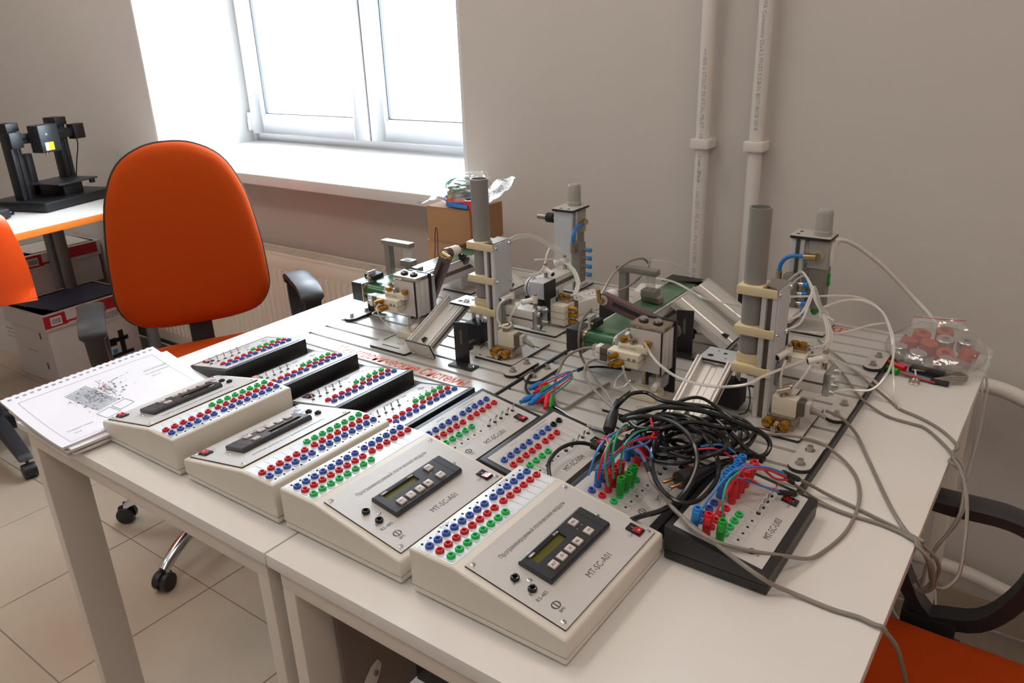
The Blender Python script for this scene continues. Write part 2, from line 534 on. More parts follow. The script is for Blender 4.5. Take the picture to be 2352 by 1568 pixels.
ob('top_grille', g, 'radiator', t)
ob('wall_bracket', MB().bx(-.5, -.47, .046, .0795, .1, .5).bx(.47, .5, .046, .0795, .1, .5), 'radiator', t)
ob('valve_pipe', MB().cyl((-rw - .03, .0, .03), (-rw - .03, .0, -.0995), .011).cyl((-rw - .035, .0, .03), (-rw, .0, .03), .012), 'pipe_white', t)

# ------------------------------------------------------------------ desks
DT = .75
def desk(label, x0, x1, y1=1.2):
    t = thing('desk', label, 'desk', (x0, 0, 0), 0, 'white desks pushed together')
    w = x1 - x0
    ob('desk_top', MB().bx(0, w, 0, y1, DT - .020, DT), 'desk_white', t, bevel=.0016)
    zt = DT - .0235
    for y0, yd in ((.008, .075), (y1 - .083, .075)):
        for a in (.012, w - .012 - .026):
            ob('leg', MB().bx(a, a + .026, y0, y0 + yd, .012, zt - .030), 'frame_white', t, bevel=.004)
            ob('foot', MB().cyl((a + .013, y0 + yd / 2, 0), (a + .013, y0 + yd / 2, .012), .011), 'chair_black', t)
        ob('top_rail', MB().bx(.012, w - .012, y0, y0 + yd, zt - .032, zt), 'frame_white', t, bevel=.004)
    for a in (.05, w - .09):
        ob('side_rail', MB().bx(a, a + .04, .083, y1 - .083, zt - .028, zt), 'frame_white', t, bevel=.003)
    for a in (.06, w - .06):
        ob('spacer', MB().cyl((a, .045, zt), (a, .045, DT - .02), .012).cyl((a, y1 - .045, zt), (a, y1 - .045, DT - .02), .012), 'steel', t)
    return t
dl = desk('white desk nearer the window, carrying the booklets', 0.0, .7195)
dr = desk('white desk on the right, carrying the bag of metal pucks', .7225, 1.411)
# sheet metal side panel under the right desk with a bolted lug
ob('side_panel', MB().bx(.043, .049, .060, 1.10, .405, .695), 'shade_panel', dr, bevel=.001)
ob('panel_lug', MB().prism([(.060, .405), (.118, .470), (.128, .492), (.122, .504), (.108, .500), (.062, .450)], .0495, .0525, ax='x'), 'frame_white', dr, bevel=.001)
ob('lug_bolt', MB().cyl((.0525, .113, .486), (.056, .113, .486), .0045, n=12), 'steel', dr)
ob('wire_tray', MB().bx(.049, .63, .20, .34, .40, .404).bx(.049, .63, .20, .2025, .404, .45), 'chair_black', dr)
t = thing('power_strip', 'dark power strip lying in the tray under the right desk', 'power strip', (1.05, .27, .4041))
ob('strip_body', MB().bx(-.16, .16, -.025, .025, 0, .04), 'black', t, bevel=.004)
ob('strip_switch', MB().bx(.12, .145, -.01, .01, .04, .045), 'rocker', t)
for k in range(4):
    ob('strip_outlet', MB().lathe([(.012, 0), (.018, 0), (.018, .002), (.012, .002)], (-.12 + k * .055, 0, .04), 16), 'chair_black', t)
# ------------------------------------------------------------------ lab modules
def socket_me():
    P = [(.0024, -.001), (.0052, -.001), (.0055, .0006), (.0054, .0030), (.0047, .0042), (.0038, .0045), (.0029, .0041), (.0024, .0032)]
    return MB().lathe(P, n=20)
def sock(col, parent, M):
    o = inst('socket', 'socket', socket_me, col, parent, M)
    inst('contact', 'contact', lambda: MB().cyl((0, 0, -.0008), (0, 0, .0004), .00235, n=12), 'hole', o)
    return o
def led(parent, M):
    return inst('indicator', 'led', lambda: MB().lathe([(.0009, 0), (.0017, 0), (.0016, .0006), (.0009, .0005)], n=10).cyl((0, 0, 0), (0, 0, .0003), .001, n=8), 'hole', parent, M)
def panel_screw(parent, M):
    return inst('screw', 'pscrew', lambda: MB().rings([((0, 0, 0), .0032), ((0, 0, .0008), .0031), ((0, 0, .0016), .0020)], 12).bx(-.0014, .0014, -.0003, .0003, .0014, .0017).bx(-.0003, .0003, -.0014, .0014, .0014, .0017), 'chrome', parent, M)
def rocker_switch(parent, M, on=True):
    o = ob('power_switch', MB().prism(rrect(-.0105, .0105, -.0075, .0075, .0012), 0, .002), 'black_gloss', parent, M, bevel=.0005)
    hi, lo = (.0045, .0012) if on else (.0012, .0045)
    ob('rocker', MB().prism([(-.0085, .0012), (.0085, .0012), (.0085, hi), (0, .0022), (-.0085, lo + .0002)], -.0055, .0055, ax='y'), 'rocker', o)
    ob('switch_mark', MB().lathe([(.0011, 0), (.0016, 0), (.0016, .0002), (.0011, .0002)], n=14), 'white_print', o, T(.0048, 0, .0022 + (hi - .0022) * .56 + .0001, ry=-math.atan2(hi - .0022, .0085)))
    ob('switch_mark', MB().bx(-.0014, .0014, -.00025, .00025, 0, .0002), 'white_print', o, T(-.0045, 0, .0022 + (lo - .002) * .53 + .0002, ry=math.atan2(lo - .002, .0085)))
    return o
def strokes(segs, w=.0003, h=.0002):
    b = MB()
    for (xa, ya), (xb, yb) in segs:
        d = Vector((xb - xa, yb - ya)); 
        if d.length < 1e-6: continue
        nn = Vector((-d.y, d.x)).normalized() * w / 2
        b._add([(xa + nn.x, ya + nn.y, h), (xa - nn.x, ya - nn.y, h), (xb - nn.x, yb - nn.y, h), (xb + nn.x, yb + nn.y, h)], [(0, 1, 2, 3)])
    return b
def polyline(P, closed=False):
    return [(P[i], P[i + 1]) for i in range(len(P) - 1)] + ([(P[-1], P[0])] if closed else [])
def logo(parent, M, s, material='ink'):
    """ring with an upright bar and small letters below"""
    b = MB()
    n = 20
    for (ro, ri, ex) in ((1.0, .72, 1.25),):
        vo = [(ro * ex * math.cos(2 * PI * k / n) * s, ro * math.sin(2 * PI * k / n) * s, 0) for k in range(n)]
        vi = [(ri * ex * .92 * math.cos(2 * PI * k / n) * s, ri * 1.12 * math.sin(2 * PI * k / n) * s, 0) for k in range(n)]
        b._add(vo + vi, [(k, (k + 1) % n, n + (k + 1) % n, n + k) for k in range(n)])
    b._add([(-.16 * s, -.82 * s, 0), (.16 * s, -.82 * s, 0), (.16 * s, .82 * s, 0), (-.16 * s, .82 * s, 0)], [(0, 1, 2, 3)])
    o = ob('logo', b, material, parent, M)
    return o

MT = T(rz=PI / 2)     # text running along +y, tops towards -x

# ---- beige logic module
PW, PD, PH, PL, PF = .220, .226, .065, .037, .068
TH = math.atan2(PH - PL, PW - PF)
def slopeM(s_, y, up=0.0):
    return T(PF, 0, PH) @ Matrix.Rotation(TH, 4, 'Y') @ T(s_, y, up)
def make_plc():
    t = thing('logic_module', 'beige logic module', 'control module')
    ob('lower_shell', MB().bx(.0008, PW - .0008, .0008, PD - .0008, .003, .0115), 'beige', t, bevel=.004, seg=3)
    ob('upper_shell', MB().prism([(0, .0122), (PW, .0122), (PW, PL), (PF, PH), (0, PH)], 0, PD, ax='y'), 'beige', t, bevel=.0042, seg=3, ang=25)
    for x in (.02, PW - .02):
        for y in (.02, PD - .02):
            ob('rubber_foot', MB().cyl((x, y, 0), (x, y, .0035), .006, n=12), 'black_matt', t)
    st = ob('socket_label', MB().prism(rrect(.0045, PF - .002, .0045, PD - .0045, .003), PH, PH + .0004), 'sticker', t)
    z = PH + .0004
    rows = {'blue': .0215, 'red': .0375, 'green': .0545}
    ys = [.0145 + .0150 * i for i in range(8)]; yq = [.1380 + .0150 * i for i in range(6)]
    for i, y in enumerate(ys):
        for c in ('blue', 'red', 'green'): sock(c, t, T(rows[c], y, z))
        led(t, T(.0105, y - .001, z)); text('lettering', 'I%d' % (i + 1), .0048, 'ink_soft', t, T(.0135, y - .0085, z + .0002) @ MT)
    for i, y in enumerate(yq):
        for c in ('blue', 'red'): sock(c, t, T(rows[c], y, z))
        led(t, T(.0105, y - .001, z)); text('lettering', 'Q%d' % (i + 1), .0048, 'ink_soft', t, T(.0135, y + .003, z + .0002) @ MT)
    text('lettering', 'Входы', .0055, 'ink_soft', t, T(.0088, .050, z + .0002) @ MT)
    text('lettering', 'Выходы', .0055, 'ink_soft', t, T(.0088, .165, z + .0002) @ MT)
    sg = []
    for y in ys + yq:
        sg += polyline([(.015, y - .0072), (.0625, y - .0072), (.0640, y - .0055), (.0640, y + .0055), (.0625, y + .0072), (.015, y + .0072)])
    for r in ('blue', 'red'):
        sg += [((rows[r], ys[0]), (rows[r], ys[-1])), ((rows[r], yq[0]), (rows[r], yq[-1]))]
    ob('printed_grid', strokes(sg), 'ink_soft', t, T(0, 0, z))
    # sloping front plate
    ob('plate_core', MB().prism(rrect(.009, .1465, .011, .218, .001), 0, .0018), 'core_black', t, slopeM(0, 0, 0))
    fp = ob('face_plate', MB().prism(rrect(.0092, .1463, .0112, .2178, .001), .0018, .0022), 'panel_grey', t, slopeM(0, 0, 0))
    u = .0022
    for s_, y in ((.0150, .0185), (.1385, .0190), (.1395, .2120), (.0160, .2115), (.0770, .0430), (.0775, .1925)):
        panel_screw(t, slopeM(s_, y, u))
    dv = ob('logic_relay', MB().prism([(.0, .0), (.047, .0), (.047, .0040), (.0, .0040)], -.065, .065, ax='y'), 'device', t, slopeM(.053, .119, u), bevel=.0004)
    # raised cover with the display window left open
    cv = MB().prism([(.0205, .0041), (.047, .0041), (.047, .0048), (.0445, .0075), (.0205, .0075)], -.065, .065, ax='y')
    cv.prism([(.0, .0041), (.0085, .0041), (.0085, .0075), (.003, .0075), (.0, .0048)], -.065, .065, ax='y')
    cv.bx(.0085, .0205, -.065, -.0545, .0041, .0075).bx(.0085, .0205, .006, .065, .0041, .0075)
    ob('relay_cover', cv, 'device', dv)
    ob('display', MB().bx(.0086, .0204, -.0544, .0059, .0041, .0045), 'lcd', dv)
    ob('display_bezel', MB().bx(.0045, .0083, -.0575, .009, .0075, .0077), 'black_gloss', dv)
    ob('end_groove', MB().bx(.002, .045, .052, .0526, .0074, .0077), 'black_matt', dv)
    text('lettering', 'ОВЕН', .0038, 'white_print', dv, T(.0082, -.054, .0079) @ MT, bold=.0001)
    text('lettering', 'ПР200', .0036, 'white_print', dv, T(.0082, -.004, .0079) @ MT)
    for (s_, y, txt) in ((.0345, -.0450, 'ALT'), (.0345, -.0275, None), (.0345, -.0100, 'v'), (.0345, .0070, 'SEL'), (.0345, .0320, 'OK'), (.0125, .0320, 'ESC')):
        k = ob('key', MB().prism([(-.0055, 0), (.0055, 0), (.0048, .0026), (-.0048, .0026)], -.0058, .0058, ax='y'), 'key', dv, T(s_, y, .0075), bevel=.0007)
        if txt in (None, 'v'):
            sgn = 1 if txt is None else -1
            P = []
            for o_ in (-.0012, .0010):
                P += polyline([(o_ + .0010 * sgn, -.0026), (o_ - .0010 * sgn, 0), (o_ + .0010 * sgn, .0026)])
            ob('key_mark', strokes(P, .0006), 'ink', k, T(0, 0, .0026))
        else:
            text('key_mark', txt, .0045, 'ink', k, T(.0016, -.0013 * len(txt) - .0003, .0028) @ MT, bold=.0001)
    ob('status_light', MB().bx(.0215, .0227, .026, .0272, .0075, .0078), 'key', dv)
    ob('status_light', MB().bx(.0215, .0227, .036, .0372, .0075, .0078), 'key', dv)
    rocker_switch(t, slopeM(.1260, .2025, u), True)
    for s_, y in ((.0635, .0335), (.0875, .0335)): sock('black_gloss', t, slopeM(s_, y, u))
    text('lettering', 'Программируемый логический модуль', .0085, 'ink', t, slopeM(.0340, .0480, u + .0002) @ MT, width=.1360)
    text('lettering', 'MT-SC-A01', .0120, 'ink', t, slopeM(.1270, .0935, u + .0002) @ MT, width=.0490)
    text('lettering', 'RS-485', .0070, 'ink', t, slopeM(.1035, .0230, u + .0002) @ MT)
    text('lettering', 'A', .0062, 'ink', t, slopeM(.0690, .0255, u + .0002) @ MT)
    text('lettering', 'B', .0062, 'ink', t, slopeM(.0925, .0245, u + .0002) @ MT)
    text('lettering', 'Сеть', .0052, 'ink', t, slopeM(.1285, .1860, u + .0002) @ MT)
    logo(t, slopeM(.1195, .0330, u + .0002) @ MT, .0052)
    text('lettering', 'ДИС', .0042, 'ink', t, slopeM(.1295, .0275, u + .0002) @ MT, bold=.0001)
    return t
plc = make_plc()
PLC = [
    (plc, 1.156 - PW, .052, 0, 'beige logic module nearest the camera, foremost of the four, olive display readable'),
    (None, .919 - PW, .052, 0, 'beige logic module readable from the near side, between the foremost one and the turned pair'),
    (None, .688, .052 + PD - .002, PI, 'beige logic module turned away, touching the seam of the two desks'),
    (None, .453, .052 + PD - .004, PI, 'beige logic module turned away, beside the spiral-bound booklets'),
]
for o, x, y, rz, lab in PLC:
    o = o or copy_tree(plc)
    o.location = (x, y, DT); o.rotation_euler = (0, 0, rz)
    tag(o, lab, 'control module', 'beige logic modules')

# ---- black-framed connection module
UW, UD, UH, UL = .133, .194, .050, .028
UT = math.atan2(UH - UL, UW)
def uM(x, y, up=0.0):
    return T(0, 0, UH) @ Matrix.Rotation(UT, 4, 'Y') @ T(x / math.cos(UT), y, up)
UY1 = [.0205, .0363, .0521, .0679, .0837]; UY2 = [.1030, .1188, .1346, .1504, .1662]
def make_u(num, label, loc, rz, black2=False, skip=()):
    t = thing('connection_module', label, 'control module', loc, rz, 'black connection modules')
    ob('lower_shell', MB().bx(.0008, UW - .0008, .0008, UD - .0008, .002, .0148), 'black', t, bevel=.002)
    ob('upper_shell', MB().prism([(0, .0152), (UW, .0152), (UW, UL), (0, UH)], 0, UD, ax='y'), 'black', t, bevel=.0025, seg=2, ang=25)
    for x in (.015, UW - .015):
        for y in (.015, UD - .015):
            ob('rubber_foot', MB().cyl((x, y, 0), (x, y, .0025), .005, n=10), 'black_matt', t)
    ob('face_plate', MB().prism(rrect(.0085, UW / math.cos(UT) - .0115, .0085, UD - .0095, .001), 0, .0010), 'panel_grey', t, uM(0, 0, -.0002))
    u = .0008
    xb, xr, xg, xl = .0300, .0462, .0640, .0808
    for k, y in enumerate(UY1 + UY2):
        far = k >= 5
        if black2 and k >= 8:
            sock('black_gloss', t, uM(xb, y, u)); continue
        sock('blue', t, uM(xb, y, u)); sock('red', t, uM(xr, y, u))
        if not far:
            sock('green', t, uM(xg, y, u))
            led(t, uM(xl, y + .002, u))
            text('lettering', 'I1.%d' % (k + 1), .0042, 'ink_soft', t, uM(xl - .006, y - .004, u + .0002) @ MT)
        else:
            text('lettering', 'Q1.%d' % (k - 4), .0042, 'ink_soft', t, uM(xl - .006, y - .004, u + .0002) @ MT)
    for k in range(5):
        y = .1700 - k * .0160
        g = ob('toggle', MB().lathe([(.0012, 0), (.0030, 0), (.0030, .0012), (.0012, .0014)], n=10).cyl((0, 0, .0006), (.0, 0, .0014), .0016, n=8), 'black_matt', t, uM(.0815, y, u))
        ob('lever', MB().rings([((0, 0, .0010), .0010), ((.0006, .0016, .0120), .0017), ((.0007, .0018, .0132), .0010)], 8), 'chrome', g)
    rocker_switch(t, uM(.1045, .1615, u), num != 3)
    sg = []
    for k, y in enumerate(UY1 + UY2):
        sg += polyline([(.022, y - .0074), (.0885, y - .0074), (.0895, y - .006), (.0895, y + .006), (.0885, y + .0074), (.022, y + .0074)], True)
    sg += [((xb, UY1[0]), (xb, UY1[-1])), ((xr, UY1[0]), (xr, UY1[-1])), ((xb, UY2[0]), (xb, UY2[-1])), ((xr, UY2[0]), (xr, UY2[-1]))]
    ob('printed_grid', strokes(sg), 'ink_soft', t, uM(0, 0, u + .0003))
    text('lettering', 'MT-SC-U%02d' % num, .0125, 'ink', t, uM(.1105, .0640, u + .0003) @ MT, width=.0490)
    text('lettering', 'Датчики', .0048, 'ink_soft', t, uM(.0165, .055, u + .0003) @ MT)
    text('lettering', 'Исполнительные', .0052, 'ink_soft', t, uM(.0145, .112, u + .0003) @ MT)
    text('lettering', 'механизмы', .0052, 'ink_soft', t, uM(.0205, .118, u + .0003) @ MT)
    text('lettering', 'Сеть', .0048, 'ink', t, uM(.1080, .1440, u + .0003) @ MT)
    logo(t, uM(.1010, .0300, u + .0003) @ MT, .0050)
    text('lettering', 'ДИС', .0040, 'ink', t, uM(.1105, .0250, u + .0003) @ MT)
    return t
UX = [.7165, .8625, 1.0090, 1.157]
U = []
for k, (num, lab) in enumerate(((1, 'black-framed connection module lettered MT-SC-U01'), (4, 'black-framed connection module lettered MT-SC-U04, two black sockets'), (2, 'black-framed connection module under the cable tangle, cluster of coloured plugs'), (3, 'black-framed connection module lettered MT-SC-U03 at the right end, plugs inserted'))):
    U.append(make_u(num, lab, (UX[k], .2790 if k < 3 else .276, DT), 0, black2=(num == 4)))
for k, (num, x, lab) in enumerate(((1, .259, 'black module turned away, at the window end of its row, by the booklets'), (2, .412, 'black module turned away, second from the window end of its row'), (3, .559, 'black module turned away, third from the window end of its row'), (4, .7045, 'black module turned away, next to the one lettered MT-SC-U01'))):
    make_u(num, lab, (x, .4680, DT), PI)
# device boxes inserted later: plugs and wires
# ------------------------------------------------------------------ slotted aluminium plates
PZ = .766
YS0, YS1 = .484, 1.198
def t_slot_bar(w, y0, y1):
    """one extruded bar, bevelled lips, running along x"""
    return MB().prism([(y0, .0), (y1, .0), (y1, .008), (y1 - .0, .0135), (y1 - .0008, .016), (y0 + .0008, .016), (y0, .0135), (y0, .008)], 0, w, ax='x')
def make_plate(label, x0, x1, texts):
    t = thing('slotted_plate', label, 'base plate', (x0, 0, DT), 0, 'slotted aluminium plates')
    w = x1 - x0
    ob('base_sheet', MB().bx(.002, w - .004, YS0, YS1, .0005, .006), 'slot_dark', t)
    pitch = .0480
    y = YS0; k = 0
    edges = [YS0] + [.505 + pitch * i for i in range(15)]
    edges = [e for e in edges if e < YS1 - .01] + [YS1]
    for a, b_ in zip(edges[:-1], edges[1:]):
        ob('bar', t_slot_bar(w - .005, a + .0035, b_ - .0035), 'alu', t)
    ob('end_cap', MB().bx(w - .0048, w, YS0, YS1, .0, .0158), 'black', t, bevel=.0006)
    ob('end_cap', MB().bx(-.004, .0, YS0, YS1, .0, .0155), 'black', t, bevel=.0006)
    return t
PXL, PXR = .163, .711
pl_ = make_plate('slotted aluminium plate on the window-side desk, orange lettering at its near edge', PXL, PXL + .5455, 0)
pr_ = make_plate('slotted aluminium plate on the right, half under the cable tangle', PXR + .004, PXR + .547, 0)
text('lettering', 'Мехатронические Системы', .040, 'ink_orange', pl_, T(.1200, .5145, .0162), width=.350, bold=.0004)
text('lettering', 'Мехатроника', .036, 'ink_orange', pr_, T(.385, 1.165, .0162, rz=PI), width=.24, bold=.0004)
lo = logo(pr_, T(.4230, 1.153, .0162), .0145, 'ink_orange')

def bracket_me():
    """rounded double-hole clamp plate"""
    P = [(-.017, -.03)] + [(.017 * math.sin(a), -.03 - .017 * math.cos(a)) for a in [0]]
    P = []
    for k in range(9):
        a = PI + PI * k / 8
        P.append((.0165 * math.cos(a), -.028 + .0165 * math.sin(a)))
    P += [(.0165, .036), (.012, .043), (-.0165, .043)]
    return P
def bracket(parent, x, y, rz=0.0):
    Mx = T(x, y, .0162, rz=rz)
    o = ob('clamp_plate', MB().prism(bracket_me(), 0, .0058), 'core_black', parent, Mx)
    ob('clamp_face', MB().prism(bracket_me(), .0058, .0064), 'plate_face', o)
    for yy in (-.026, .020): inst('bolt', 'bolt', bolt_mesh, 'steel', o, T(0, yy, .0064))
bracket(pl_, .0190, .690, 0)
bracket(pl_, .5215, .632, 0)
bracket(pr_, .0170, .632, 0)
bracket(pr_, .5235, .585, 0)
bracket(pr_, .5250, .768, 0)
bracket(pr_, .5250, 1.010, 0)
bracket(pl_, .5225, 1.04, 0)

def sheet(parent, name, poly, z0=0.0, th=.004, slots=(), M=None):
    """thin black-cored sheet with a grey face and milled slots"""
    o = ob(name, MB().prism(poly, z0, z0 + th), 'core_black', parent, M)
    ob('sheet_face', MB().prism(poly, z0 + th, z0 + th + .0006), 'plate_face', o)
    for (xa, xb, ya, yb) in slots:
        ob('slot', MB().prism(rrect(xa, xb, ya, yb, min(xb - xa, yb - ya) * .45), z0 + th + .0001, z0 + th + .0008), 'core_black', o)
    return o
# ------------------------------------------------------------------ stations on the plates
def elbow(parent, M, name='elbow_fitting'):
    """white push-in elbow on a metal thread"""
    o = ob(name, MB().cyl((0, 0, .012), (0, 0, .026), .0055, n=14).cyl((0, 0, .019), (.020, 0, .014), .0052, n=12).cyl((.020, 0, .014), (.0255, 0, .0127), .0058, n=12), 'fit_white', parent, M)
    ob('thread', MB().cyl((0, 0, 0), (0, 0, .012), .0046, n=12).cyl((0, 0, .026), (0, 0, .031), .0042, n=6), 'nickel', o)
    ob('release_ring', MB().cyl((.0255, 0, .0127), (.0266, 0, .0124), .0044, n=12), 'black_matt', o)
    return o
def profile_poly(x0, x1, y0, y1, slot=.0045, dep=.006):
    """extrusion section with grooves front, back"""
    xm = (x0 + x1) / 2
    return [(x0, y0), (xm - slot, y0), (xm - slot, y0 + dep), (xm + slot, y0 + dep), (xm + slot, y0), (x1, y0), (x1, y1), (xm + slot, y1), (xm + slot, y1 - dep), (xm - slot, y1 - dep), (xm - slot, y1), (x0, y1)]

def make_tower():
    # origin: near left corner of the column on the plate
    t = thing('magazine_tower', 'tower', 'feeder tower')
    sheet(t, 'base_plate', rrect(-.005, .090, -.040, .095, .004), 0, .0045, [(.020, .060, -.0335, -.0300), (-.001, .006, -.0315, -.028), (.072, .086, .060, .064)])
    z0 = .0052
    col = ob('column', MB().prism(profile_poly(0, .025, 0, .050), z0, .219), 'alu_plain', t, bevel=.0007, seg=1)
    ob('column_slot', MB().bx(.0082, .0168, .0055, .0062, z0, .218), 'slot_dark', col)
    ob('cover_plate', MB().bx(.0252, .0272, .0005, .0545, z0 + .004, .2265), 'alu_paint', t, bevel=.0005)
    ob('top_cap', MB().prism([(.004, .012), (.025, .0), (.025, .052), (-.004, .052)], .2272, .229), 'steel', t)
    for k, zc in enumerate((.0795, .1455, .2125)):
        c = ob('clamp_block', MB().bx(-.040, .0248, -.0035, .0 if k else -.0003, zc, zc + .0145).bx(-.040, -.0005, -.0001, .045, zc, zc + .0145), 'cream', t, bevel=.0016)
        if k: ob('clamp_bolt', screw_mesh(.0038, .003), 'chrome', t, T(.0273, .004, zc + .006, ry=PI / 2))
    for zz in (.221, .146): ob('clamp_bolt', screw_mesh(.0042, .004), 'chrome', t, T(.0273, .047, zz, ry=PI / 2))
    ob('magazine_tube', MB().lathe([(.0150, .112), (.0172, .112), (.0172, .347), (.0150, .347)], (-.0200, .022, 0), 32), 'pvc_grey', t)
    ob('output_plate', MB().bx(-.100, -.020, .006, .058, .0835, .0875), 'core_black', t)
    of = ob('output_face', MB().bx(-.100, -.020, .006, .058, .0876, .0884), 'alu_paint', t)
    for (hx, hy, hr) in ((-.085, .022, .005), (-.066, .040, .0035), (-.058, .020, .0015), (-.080, .046, .0015)):
        ob('plate_hole', MB().cyl((hx, hy, .0884), (hx, hy, .0887), hr, n=14), 'hole', of)
    ob('support_block', MB().bx(-.036, -.002, .008, .044, .0945, .110), 'cream', t, bevel=.001)
    # ejector cylinder
    cy = ob('ejector_cylinder', MB().bx(.034, .102, .016, .052, .064, .100), 'alu_plain', t, bevel=.003)
    ob('cylinder_rail', MB().bx(.034, .102, .0155, .0525, .080, .0835), 'slot_dark', cy)
    for xx in (.0275, .102):
        ob('end_block', MB().bx(xx, xx + .010, .0145, .0535, .0625, .1015), 'steel', cy, bevel=.002)
    for yy in (.021, .047):
        for zz in (.069, .095):
            ob('hex_bolt', MB().cyl((.112, yy, zz), (.118, yy, zz), .0052, n=16).cyl((.118, yy, zz), (.1183, yy, zz), .0026, n=6), 'chrome', cy)
    elbow(cy, T(.0400, .034, .1000, rz=math.radians(-115)))
    elbow(cy, T(.0960, .034, .1000, rz=math.radians(-150)))
    # valve
    v = ob('valve_body', MB().bx(.034, .0725, -.010, .012, .026, .056), 'cream_light', t, bevel=.001)
    ob('valve_base', MB().bx(.030, .074, -.018, .016, .0051, .026), 'nickel', v, bevel=.001)
    for xx in (.034, .061):
        ob('muffler', MB().rings([((xx, -.018, .016), .0075), ((xx, -.026, .016), .0085), ((xx, -.029, .016), .0080), ((xx, -.031, .016), .0050)], 16), 'amber', v)
    ob('supply_fitting', MB().cyl((.0475, -.018, .013), (.0475, -.032, .011), .0058, n=14).cyl((.0475, -.032, .011), (.0475, -.036, .0105), .0048, n=14), 'nickel', v)
    ob('solenoid', MB().bx(.0728, .084, -.0085, .0105, .030, .054), 'slot_dark', v, bevel=.001)
    ob('coil_cover', MB().bx(.0842, .093, -.0075, .0095, .032, .055), 'clear_part', v, bevel=.001)
    ob('coil_block', MB().bx(.0845, .0915, -.006, .008, .034, .053), 'cream_light', v, bevel=.001)
    ob('cable_plug', MB().rings([((.093, .001, .042), .0052), ((.100, 0, .041), .0048), ((.110, -.002, .038), .0038), ((.116, -.003, .036), .0028)], 12), 'cable_grey', v)
    for yy in (-.004, .007):
        ob('push_fitting', MB().cyl((.048, yy, .056), (.048, yy, .062), .0045, n=12).cyl((.043, yy - .006, .066), (.058, yy + .002, .071), .0052, n=12).cyl((.040, yy - .0075, .065), (.043, yy - .006, .066), .0045, n=12), 'nickel', v)
    # sensor below
    sb = ob('sensor_block', MB().bx(-.068, -.028, .010, .050, .0052, .048), 'black_matt', t, bevel=.002)
    ob('guide_rod', MB().cyl((-.058, .030, .048), (-.058, .030, .0835), .0045, n=12), 'chrome', t)
    ob('guide_rod', MB().cyl((-.038, .030, .048), (-.038, .030, .0835), .0045, n=12), 'chrome', t)
    ob('sensor_wire', MB().tube([(-.03, .02, .046), (-.015, .012, .055), (-.006, .004, .035), (-.006, -.006, .015), (-.02, -.002, .004)], .0011, 6, sub=5), 'cable_black', sb)
    return t
tw = make_tower()
tw.location = (.5735, .6725, PZ); tag(tw, 'grey-tubed feeder tower nearer the window, in front of the cardboard boxes', 'feeder tower', 'feeder towers')
t2 = copy_tree(tw); t2.location = (1.1250, .6680, PZ); tag(t2, 'grey-tubed feeder tower on the right-hand plate, beside the tangle of cables', 'feeder tower', 'feeder towers')

